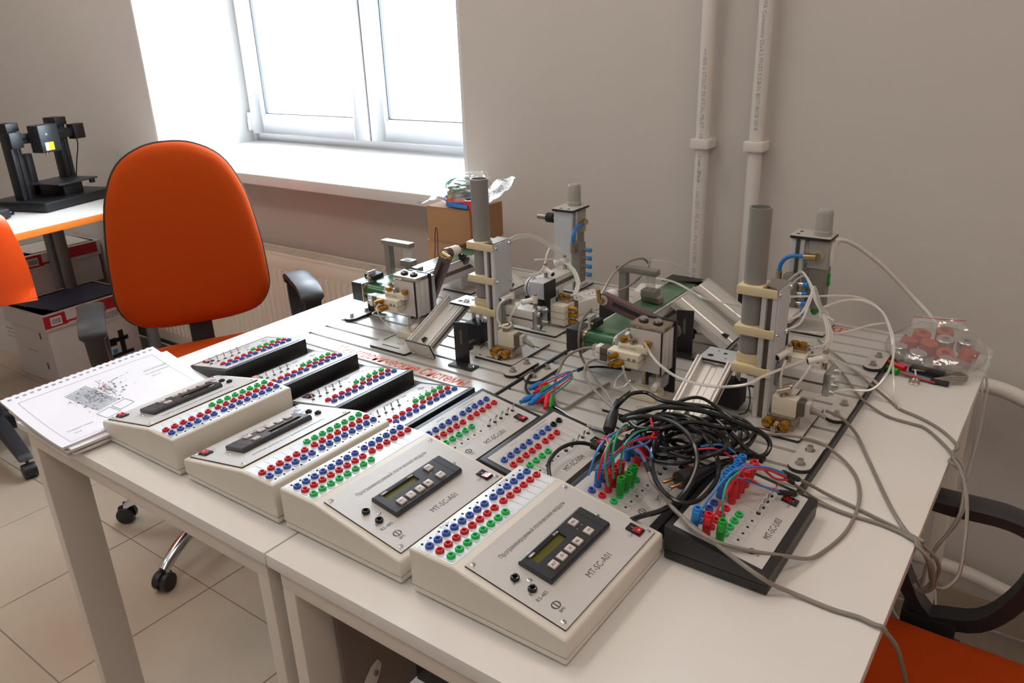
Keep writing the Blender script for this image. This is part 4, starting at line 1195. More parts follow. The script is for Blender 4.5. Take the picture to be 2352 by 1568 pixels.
def make_printer(label, loc, rz, full=True):
    t = thing('desktop_3d_printer', label, '3D printer', loc, rz, 'black 3D printers')
    # local: x across the gantry, y depth (front = -y)
    ob('base_tray', MB().prism(rrect(-.20, .16, -.15, .15, .012), .004, .040), 'printer_black', t, bevel=.004)
    for x in (-.18, .14):
        for y in (-.13, .13): ob('rubber_foot', MB().cyl((x, y, 0), (x, y, .005), .01, n=10), 'printer_black', t)
    for x in (-.165, .072):
        c = ob('z_column', MB().prism(profile_poly(x, x + .046, -.004, .042, .004, .005), .040, .312), 'printer_black', t, bevel=.002)
        ob('column_cap', MB().bx(x - .004, x + .054, -.012, .054, .312, .345), 'printer_black', c, bevel=.002)
    g = ob('gantry_beam', MB().bx(-.185, .165, -.034, -.006, .262, .300), 'printer_black', t, bevel=.002)
    ob('beam_groove', MB().bx(-.180, .160, -.0346, -.034, .277, .285), 'black_gloss', g)
    for x in (-.19, .125): ob('gantry_end', MB().bx(x, x + .056, -.044, -.0045, .250, .312), 'printer_black', g, bevel=.003)
    h = ob('print_head', MB().bx(-.096, .000, -.092, -.034, .222, .330), 'printer_dark', t, bevel=.004)
    ob('warning_sticker', MB().bx(-.078, -.036, -.0926, -.092, .230, .262), 'yellow', h)
    ob('sticker_white', MB().bx(-.078, -.063, -.0929, -.0926, .230, .262), 'white_print', h)
    ob('head_logo', strokes([((-.004, -.004), (0, .005)), ((0, .005), (.005, -.003)), ((.005, -.003), (-.003, -.001))], .0016), 'fit_white', h, T(-.062, -.0922, .294, rx=PI / 2))
    ob('nozzle', MB().rings([((-.05, -.060, .222), .008), ((-.05, -.060, .205), .003)], 10), 'brass', h)
    bd = ob('print_bed', MB().bx(-.090, .115, -.125, .065, .088, .094), 'printer_dark', t, bevel=.001)
    ob('bed_carriage', MB().bx(-.040, .060, -.09, .04, .040, .087), 'printer_black', t, bevel=.002)
    ob('bed_knob', MB().cyl((.10, -.105, .070), (.10, -.105, .088), .012, n=14), 'printer_black', bd)
    ob('cable', MB().tube([(.15, -.01, .285), (.17, .0, .23), (.165, .02, .16), (.14, .03, .06)], .0028, 6, sub=6), 'cable_black', t)
    ob('spool_arm', MB().bx(-.05, -.02, .06, .09, .04, .21), 'printer_black', t, bevel=.002)
    return t
LD = Matrix.Translation((-1.700, 1.345, 0)) @ Matrix.Rotation(LA, 4, 'Z')
p = LD @ Vector((-.415, -.215, .75))
make_printer('black 3D printer with yellow sticker on its head, on the orange-edged desk', p, math.radians(108))
p = LD @ Vector((-.43, -.66, .75))
make_printer('black 3D printer cut by the left edge, beside the stickered one', p, math.radians(100))
p = Vector((-2.02, .80, .75))
t = thing('touch_screen', 'small touch screen lying in front of the printers', 'screen', p, math.radians(20))
emit('screen_glow', '#9fd6d8', .9)
ob('screen_case', MB().prism(rrect(-.055, .055, -.035, .035, .006), 0, .012), 'black_gloss', t, bevel=.002)
ob('screen_glass', MB().bx(-.047, .047, -.029, .029, .0121, .0125), 'screen_glow', t)

# cartons under the printer desk
def carton(label, loc, rz, w, d, h, band, lid):
    t = thing('carton', label, 'box', loc, rz, 'cartons under the printer desk')
    ob('carton_body', MB().bx(-w, 0, 0, d, 0, h), 'carton_white', t, bevel=.002)
    e = .012
    lb = ob('lid_rim', MB().bx(-w - e, e, -e, d + e, h - .07, h), 'carton_white', t, bevel=.002)
    ob('red_band', MB().bx(e, e + .0008, .09, d * .98, h - .055, h - .004).bx(e, e + .0008, -e + .002, .09, h - .060, h - .004), 'carton_red', lb)
    ob('band_patch', MB().bx(e + .0008, e + .0014, .085, .135, h - .045, h - .004), 'carton_white', lb)
    bc = ob('barcode', MB().bx(e + .0008, e + .0014, .018, .066, h - .052, h - .016), 'white_print', lb)
    k = 0; bars = MB()
    for i in range(14):
        y = .022 + i * .0029
        bars.bx(e + .0014, e + .0017, y, y + (.0018 if i % 3 else .0009), h - .046, h - .022)
    ob('barcode_bars', bars, 'ink', bc)
    ob('lid_panel', MB().prism([(-w * .90, .02), (-.015, .06), (-.015, d - .02), (-w * .92, d - .01)], h, h + .0015), lid, t)
    return t
c1 = carton('white carton with red band and blue lid under the printer desk', (-1.965, .845, 0), math.radians(4), .30, .40, .320, True, 'carton_blue')
text('lettering', 'HOT NOZZLE', .022, 'ink', c1, T(.0006, .200, .220) @ Matrix.Rotation(PI / 2, 4, 'Z') @ Matrix.Rotation(PI / 2, 4, 'X'))
ob('printed_rule', MB().bx(.0003, .0007, .20, .34, .205, .207).bx(.0003, .0007, .20, .31, .198, .1995), 'ink_soft', c1)
pr = ob('printed_picture', MB().bx(.0003, .0007, .24, .36, .028, .046).bx(.0003, .0007, .30, .325, .04, .150).bx(.0003, .0007, .235, .345, .098, .118).bx(.0003, .0007, .232, .285, .085, .122), 'black', c1)
ob('printed_part', MB().bx(.0003, .0008, .258, .282, .048, .070), 'plug_blue', c1)
for k, z in enumerate((.20, .06)): ob('fragile_mark', MB().bx(-.075, -.062, -.0007, -.0003, z, z + .03), 'ink', c1)
ob('printed_rule', MB().bx(-.20, -.12, -.0007, -.0003, .13, .134), 'ink_soft', c1)
c2 = carton('white carton standing behind the blue-lidded one, only its side seen', (-2.42, .90, 0), math.radians(2), .30, .40, .27, True, 'carton_white')
ob('printed_rule', MB().bx(-.12, -.04, -.0007, -.0003, .14, .146).bx(-.12, -.05, -.0007, -.0003, .12, .124).bx(-.12, -.05, -.0007, -.0003, .10, .104), 'ink_soft', c2)
c3 = carton('white carton with dark red band deep under the printer desk', (-2.44, 1.00, .2716), math.radians(2), .26, .36, .20, True, 'carton_white')

# floor object behind: dark post at the radiator
# ------------------------------------------------------------------ spiral-bound booklets on the desk corner
BZ = [DT]
def booklet(label, x, y, rz, z0, th, top=False, lift=.03):
    t = thing('spiral_booklet', label, 'booklet', (x, y, 0), rz, 'spiral-bound booklets')
    Wb, Lb = .205, .290
    nx = 14
    def zc(s_): return z0 + lift * (1 - s_) ** 1.6
    for nm, a, b_, mt in (('pages', 0.0, th - .0012, 'paper_edge'), ('cover', th - .0010, th, 'paper')):
        vs = []; fs = []
        for i in range(nx + 1):
            s_ = i / nx; xx = .006 + (Wb - .006) * s_
            for (yy, dz) in ((0, a), (Lb, a), (Lb, b_), (0, b_)): vs.append((xx, yy, zc(s_) + dz))
        for i in range(nx):
            for j in range(4): fs.append((i * 4 + j, i * 4 + (j + 1) % 4, (i + 1) * 4 + (j + 1) % 4, (i + 1) * 4 + j))
        fs += [(3, 2, 1, 0), tuple(nx * 4 + j for j in range(4))]
        ob(nm, MB()._add(vs, fs), mt, t, sharp=50)
    n = 22
    sp_ = MB()
    pts = []
    for k in range(n):
        y_ = .012 + (Lb - .024) * k / (n - 1)
        sp_.lathe([(.0028, -.0034), (.0034, -.0034), (.0034, .0034), (.0028, .0034)], (.0045, y_, zc(0) + th / 2 - .0008), 10, 'y')
    ob('spiral', sp_, 'cable_white', t)
    if top:
        def put(me, mt, nm):
            for v in me.vertices:
                s_ = max(0, min(1, (v.co.x - .006) / (Wb - .006)))
                v.co.z += zc(s_) + th + .0003
            return ob(nm, me, mt, t)
        def drape(b):
            return b.mesh('print')
        # punched holes
        h = MB()
        for k in range(n): 
            y_ = .012 + (Lb - .024) * k / (n - 1)
            h.bx(.0125, .0165, y_ - .003, y_ + .003, 0, .0001)
        put(drape(h), 'ink_soft', 'punched_slots')
        sg = []
        fr = [(.030, .018), (.198, .018), (.198, .272), (.030, .272)]
        for a, b_ in polyline(fr, True):
            m_ = 12
            for k in range(m_): sg.append(((a[0] + (b_[0] - a[0]) * k / m_, a[1] + (b_[1] - a[1]) * k / m_), (a[0] + (b_[0] - a[0]) * (k + 1) / m_, a[1] + (b_[1] - a[1]) * (k + 1) / m_)))
        put(drape(strokes(sg, .0006, 0)), 'ink_soft', 'printed_frame')
        # line picture of a training stand, slightly turned
        pic = MB(); rnd = random.Random(3)
        Mp = T(.105, .105, 0, rz=math.radians(12))
        for i in range(11): pic.bx(-.050, .030, -.012 + i * .0042, -.0105 + i * .0042, 0, .0001, Mp)
        put(drape(pic), 'ink_soft', 'printed_picture')
        pic = MB()
        for i in range(190):
            a, c_ = rnd.gauss(-.012, .016), rnd.gauss(.030, .022)
            pic.bx(a, a + rnd.uniform(.001, .005), c_, c_ + rnd.uniform(.0006, .0035), .0001, .0002, Mp)
        for i in range(14):
            c_ = .05 + i * .0045
            pic.bx(-.030 + rnd.uniform(0, .004), -.026, c_, c_ + .002, .0001, .0002, Mp)
        put(drape(pic), 'leg_grey', 'printed_picture')
        pic = MB()
        for i in range(60):
            a, c_ = rnd.gauss(-.012, .014), rnd.gauss(.032, .020)
            pic.bx(a, a + rnd.uniform(.001, .003), c_, c_ + rnd.uniform(.001, .004), .0002, .0003, Mp)
        put(drape(pic), 'fit_white', 'printed_picture')
        pic = MB()
        for i in range(7):
            a, c_ = rnd.gauss(-.015, .012), rnd.gauss(.03, .015)
            pic.bx(a, a + .0025, c_, c_ + .003, .0003, .0004, Mp)
        put(drape(pic), 'carton_red', 'printed_picture')
        fr2 = strokes(polyline([(.036, -.022), (.062, -.022), (.062, .006), (.036, .006)], True) + polyline([(.036, .010), (.058, .010), (.058, .040), (.036, .040)], True), .0014, 0)
        me = fr2.mesh('print'); me.transform(Mp); put(me, 'ink_soft', 'printed_picture')
        for s_, sz, x_, y_ in (('ИНСТРУКЦИЯ', .007, .075, .225), ('по эксплуатации', .006, .086, .222), ('МТ-СС', .006, .098, .228), ('Учебный стенд', .006, .165, .030), ('2018', .006, .178, .036)):
            me = text_mesh(s_, sz).copy(); me.transform(T(x_, y_, 0) @ T(rz=PI / 2)); put(me, 'ink_soft', 'lettering')
    return t
labs = ['spiral booklet lying lowest in the stack on the desk corner', 'spiral booklet second from the bottom of the stack', 'spiral booklet in the middle of the stack', 'spiral booklet just under the top one', 'top spiral booklet with a printed picture of the stand']
for k in range(5):
    booklet(labs[k], .036 + .004 * (k % 2) + [.0, .004, .002, .006, .000][k], -.012 - .004 * (k % 3) - (.012 if k == 4 else 0), math.radians([-2, 1, 0, -1, 1.0][k]), DT + .0004 + .0046 * k, .0043, k == 4, lift=.010 + .006 * k if k else .004)

# ------------------------------------------------------------------ cardboard boxes with a bag of leads
for k, (lab, z0, h, dx) in enumerate((('brown cardboard box under the other one, behind the green belt', DT, .100, .006), ('brown cardboard box carrying the clear bag of leads', DT + .1002, .094, 0))):
    t = thing('cardboard_box', lab, 'box', (.074 - dx, 1.0605, z0), math.radians(1.0 * k - .8), 'stacked cardboard boxes')
    ob('box_body', MB().bx(0, .148, 0, .142, 0, h), 'cardboard', t, bevel=.0015)
    ob('box_flap', MB().bx(.001, .147, -.0008, .070, h, h + .0008).bx(.001, .147, .0725, .1425, h, h + .0008), 'cardboard', t)
    ob('closing_tape', MB().bx(.06, .09, .03, .115, h + .0008, h + .0010), 'tape', t)

def blob(nu, nv, fn):
    vs = []; fs = []
    for j in range(nv + 1):
        for i in range(nu): vs.append(fn(2 * PI * i / nu, PI * j / nv))
    for j in range(nv):
        for i in range(nu): fs.append((j * nu + i, j * nu + (i + 1) % nu, (j + 1) * nu + (i + 1) % nu, (j + 1) * nu + i))
    return MB()._add(vs, fs)
from mathutils import noise
def crumple(p, f=30, a=.01): return noise.noise(Vector(p) * f) * a
# bag of coiled leads on the upper box
bx_, by_, bz_ = .166, 1.120, DT + .1952
t = thing('clear_bag', 'clear plastic bag full of coloured test leads on the cardboard boxes', 'bag', (bx_, by_, bz_))
def fn(a, th):
    c, s_ = math.cos(a), math.sin(a)
    x = .085 * math.sin(th) ** .7 * c; y = .070 * math.sin(th) ** .7 * s_; z = .034 - .034 * math.cos(th)
    z = .069 - z
    k = crumple((x, y, z), 22, .012) + crumple((x + 3, y, z), 60, .005)
    return (x * (1 + k * 8), y * (1 + k * 8), max(.0006, z * (.9 + .25 * math.sin(x * 40 + 1)) + k * .8 * math.sin(th)))
ob('bag_film', blob(30, 14, fn), 'bag_film', t, sharp=25)
fl_ = []
for (pts) in ([(-.075, -.03, .008), (-.105, -.045, .012), (-.125, -.02, .004)], [(.07, .02, .03), (.11, .05, .05), (.135, .04, .045)]):
    pass
flap = MB()
def flap_sheet(o, du, dv, n=7, amp=.012, seed=0):
    vs = []; fs = []
    o, du, dv = Vector(o), Vector(du), Vector(dv)
    for i in range(n + 1):
        for j in range(n + 1):
            u, v = i / n, j / n
            p = o + du * u * (1 - .25 * v) + dv * v
            p.z += amp * noise.noise(p * 35 + Vector((seed, 0, 0)))
            vs.append(p); 
    for p in list(vs): vs.append(p + Vector((0, 0, .0006)))
    S_ = (n + 1) ** 2
    for i in range(n):
        for j in range(n):
            a = i * (n + 1) + j
            fs.append((a, a + 1, a + n + 2, a + n + 1)); fs.append((S_ + a, S_ + a + n + 1, S_ + a + n + 2, S_ + a + 1))
    return vs, fs
for a_ in (((-.07, -.06, .012), (0, .09, .01), (-.055, -.004, -.008), 2), ((.065, -.05, .016), (0, .10, .05), (.072, .02, .022), 5), ((-.01, .0, .066), (.07, .03, 0), (.0, .02, .016), 9)):
    ob('bag_flap', MB()._add(*flap_sheet(a_[0], a_[1], a_[2], seed=a_[3])), 'bag_film', t)
rnd = random.Random(11)
for k, (mt, n, r, z0) in enumerate((('wire_blue', 5, .0032, .010), ('wire_red', 4, .0032, .018), ('cable_grey', 5, .0026, .026), ('wire_green', 4, .0024, .044), ('cable_black', 3, .0026, .022))):
    for q in range(n):
        ph = rnd.uniform(0, 6); P = []
        rx, ry = rnd.uniform(.035, .062), rnd.uniform(.028, .048)
        for i in range(15):
            a = ph + i * 5.2 / 14
            P.append((rx * math.cos(a) + rnd.uniform(-.003, .003), ry * math.sin(a), z0 + q * .004 + .006 * math.sin(a * 2 + q)))
        ob('test_lead', MB().tube(P, r, 6, sub=3), mt, t)
ob('plug_bundle', MB().tube([(.055, -.055, .020), (.066, -.060, .004), (.074, -.066, -.012)], [.006, .006, .004], 8), 'plug_red', t)
ob('plug_bundle', MB().tube([(-.03, -.045, .016), (.02, -.052, .020), (.045, -.05, .014)], .006, 8, sub=4), 'plug_red', t)
ob('plug_bundle', MB().tube([(-.025, -.050, .008), (.01, -.056, .009), (.05, -.055, .008)], .006, 8, sub=4), 'plug_blue', t)
ob('plug_bundle', MB().tube([(-.01, -.04, .05), (-.014, -.042, .034), (-.016, -.05, .02)], .009, 8, sub=4), 'brass', t)

# ------------------------------------------------------------------ bag of pucks on the right desk
GX, GY = 1.323, 1.105
t = thing('clear_bag', 'clear zip bag of red and metal pucks on the right desk corner', 'bag', (GX, GY, DT))
def fn2(a, th):
    c, s_ = math.cos(a), math.sin(a)
    x = .088 * math.sin(th) ** .6 * c; y = .082 * math.sin(th) ** .6 * s_
    z = .064 * (1 - math.cos(PI - th)) / 2 * (1 - .25 * s_ * 0)
    z *= .72 + .38 * (y / .082 * .5 + .5)
    k = crumple((x, y, z + 5), 20, .012) + crumple((x + 7, y, z), 55, .005)
    return (x * (1 + k * 7), y * (1 + k * 7), max(.0006, z + k * math.sin(th)))
ob('bag_film', blob(32, 14, fn2), 'bag_film', t, sharp=25)
ob('bag_flap', MB()._add(*flap_sheet((-.055, .050, .048), (.10, .02, .006), (.0, .020, .016), seed=4, amp=.008)), 'bag_film', t)
ob('bag_flap', MB()._add(*flap_sheet((.065, -.06, .012), (.0, .11, .035), (.028, .012, -.006), seed=8)), 'bag_film', t)
ob('zip_line', MB().tube([(-.055, .069, .064), (-.01, .074, .066), (.035, .082, .068)], .0008, 5, sub=3), 'wire_red', t)
pk = MB
def puck(label, x, y, z, tilt, rz, mt, hole):
    r, h = .0158, .024
    prof = [(.0, 0), (r, 0), (r, h - .0012), (r - .0014, h), (.0, h)] if not hole else [(.0, 0), (r, 0), (r, h - .0012), (r - .0014, h), (.0062, h), (.0055, h - .006), (0, h - .006)]
    o = ob('puck', MB().rings([((0, 0, hh), max(rr, .0001)) for rr, hh in prof], 24), mt, t, T(x, y, z, rz=rz) @ Matrix.Rotation(tilt, 4, 'X'))
    o['label'] = label
    return o
for (x, y, z, ti, rz, mt, ho) in ((-.060, -.022, .010, .05, .3, 'puck_alu', 0), (-.024, -.040, .010, .12, 1.0, 'puck_alu', 0), (.024, -.048, .010, .30, 1.2, 'puck_alu', 0), (-.050, .014, .012, .15, 2, 'puck_red', 0), (-.014, .004, .018, .2, .7, 'puck_red', 0), (.018, -.010, .012, .45, .2, 'puck_red', 1), (.054, .002, .016, .35, 2.6, 'puck_red', 0), (.012, .020, .026, .2, .2, 'puck_alu', 1), (.046, .036, .022, .15, .3, 'puck_alu', 1), (-.036, .044, .022, .3, .9, 'puck_red', 1), (.006, .052, .030, .2, .1, 'puck_red', 1)):
    puck('%s puck' % ('bare metal' if mt == 'puck_alu' else 'red'), x, y, z, ti, rz, mt, ho)
ob('ribbon', MB().bx(-.02, .040, -.078, -.058, .004, .014), 'black', t, T(rz=-.12), bevel=.002)
# small bundle of leads in front of the bag
t = thing('lead_bundle', 'bundle of leads with green and red plugs in front of the puck bag', 'leads', (1.30, 1.028, DT))
ob('green_plug', MB().tube([(-.052, .016, .010), (-.030, .004, .011)], .0062, 10), 'plug_green', t)
ob('green_plug', MB().tube([(-.050, -.004, .008), (-.020, -.018, .008)], .0062, 10), 'plug_green', t)
ob('red_plug', MB().tube([(-.050, .008, .014), (-.010, -.010, .014)], .0058, 10), 'plug_red', t)
for mt, dy in (('wire_green', -.003), ('wire_red', 0), ('wire_red', -.006), ('wire_green', .003), ('wire_blue', .006)):
    ob('lead', MB().tube([(-.016, -.012 + dy, .008), (.016, -.018 + dy, .006), (.044, -.022 + dy, .005)], .0014, 6, sub=4), mt, t)
for k in range(4):
    ob('lead_loop', MB().tube([(.040, -.020 + .003 * k, .006), (.066, -.014 + .004 * k, .006 + .002 * k), (.090, .004 + .002 * k, .008 + .002 * k), (.080, .016, .010 + .002 * k), (.040, .004 + .003 * k, .012), (.0, -.004, .012)], .0016, 6, sub=5), 'cable_grey', t)
ob('shrink_sleeve', MB().tube([(.036, -.022, .006), (.066, -.024, .006)], .0050, 8), 'heat_black', t)
ob('cable_tie', MB().tube([(.006, -.006, .014), (.010, -.018, .004), (.006, -.026, .001)], .0018, 6, sub=3), 'cable_white', t)
t = thing('coil_spring', 'thin flat coil spring lying by the lead bundle', 'spring', (1.312, .9885, DT))
P = [(.010 * math.cos(k * .6) * (1 - k * .006), .007 * math.sin(k * .6), .0008 + k * .0002) for k in range(44)]
ob('spring_wire', MB().tube(P, .0006, 5), 'nickel', t)

# ------------------------------------------------------------------ white extension sockets on the plates
def ext_socket(label, loc, rz, n, w):
    t = thing('extension_socket', label, 'power socket', loc, rz, 'white extension sockets')
    L_ = .012 + n * .052
    ob('socket_body', MB().prism(rrect(0, L_, 0, w, .012), 0, .032), 'socket_white', t, bevel=.004)
    for k in range(n):
        cx = .032 + k * .052
        o = ob('outlet_ring', MB().lathe([(.0165, .0), (.0195, .0), (.0195, .0022), (.0165, .0022)], (cx, w / 2, .032), 24), 'socket_white', t)
        ob('outlet_floor', MB().cyl((cx, w / 2, .0318), (cx, w / 2, .0324), .0164, n=20), 'fit_white', o)
        for s_ in (-1, 1): ob('outlet_hole', MB().cyl((cx + s_ * .006, w / 2, .0324), (cx + s_ * .006, w / 2, .0327), .0025, n=10), 'hole', o)
    return t
ext_socket('white extension socket between the belt motor and the rear transfer unit', (.6160, .9300, PZ), math.radians(75), 2, .055)
es = ext_socket('white extension socket behind the sensor bridge of the right conveyor', (.6850, 1.085, PZ), math.radians(12), 1, .070)
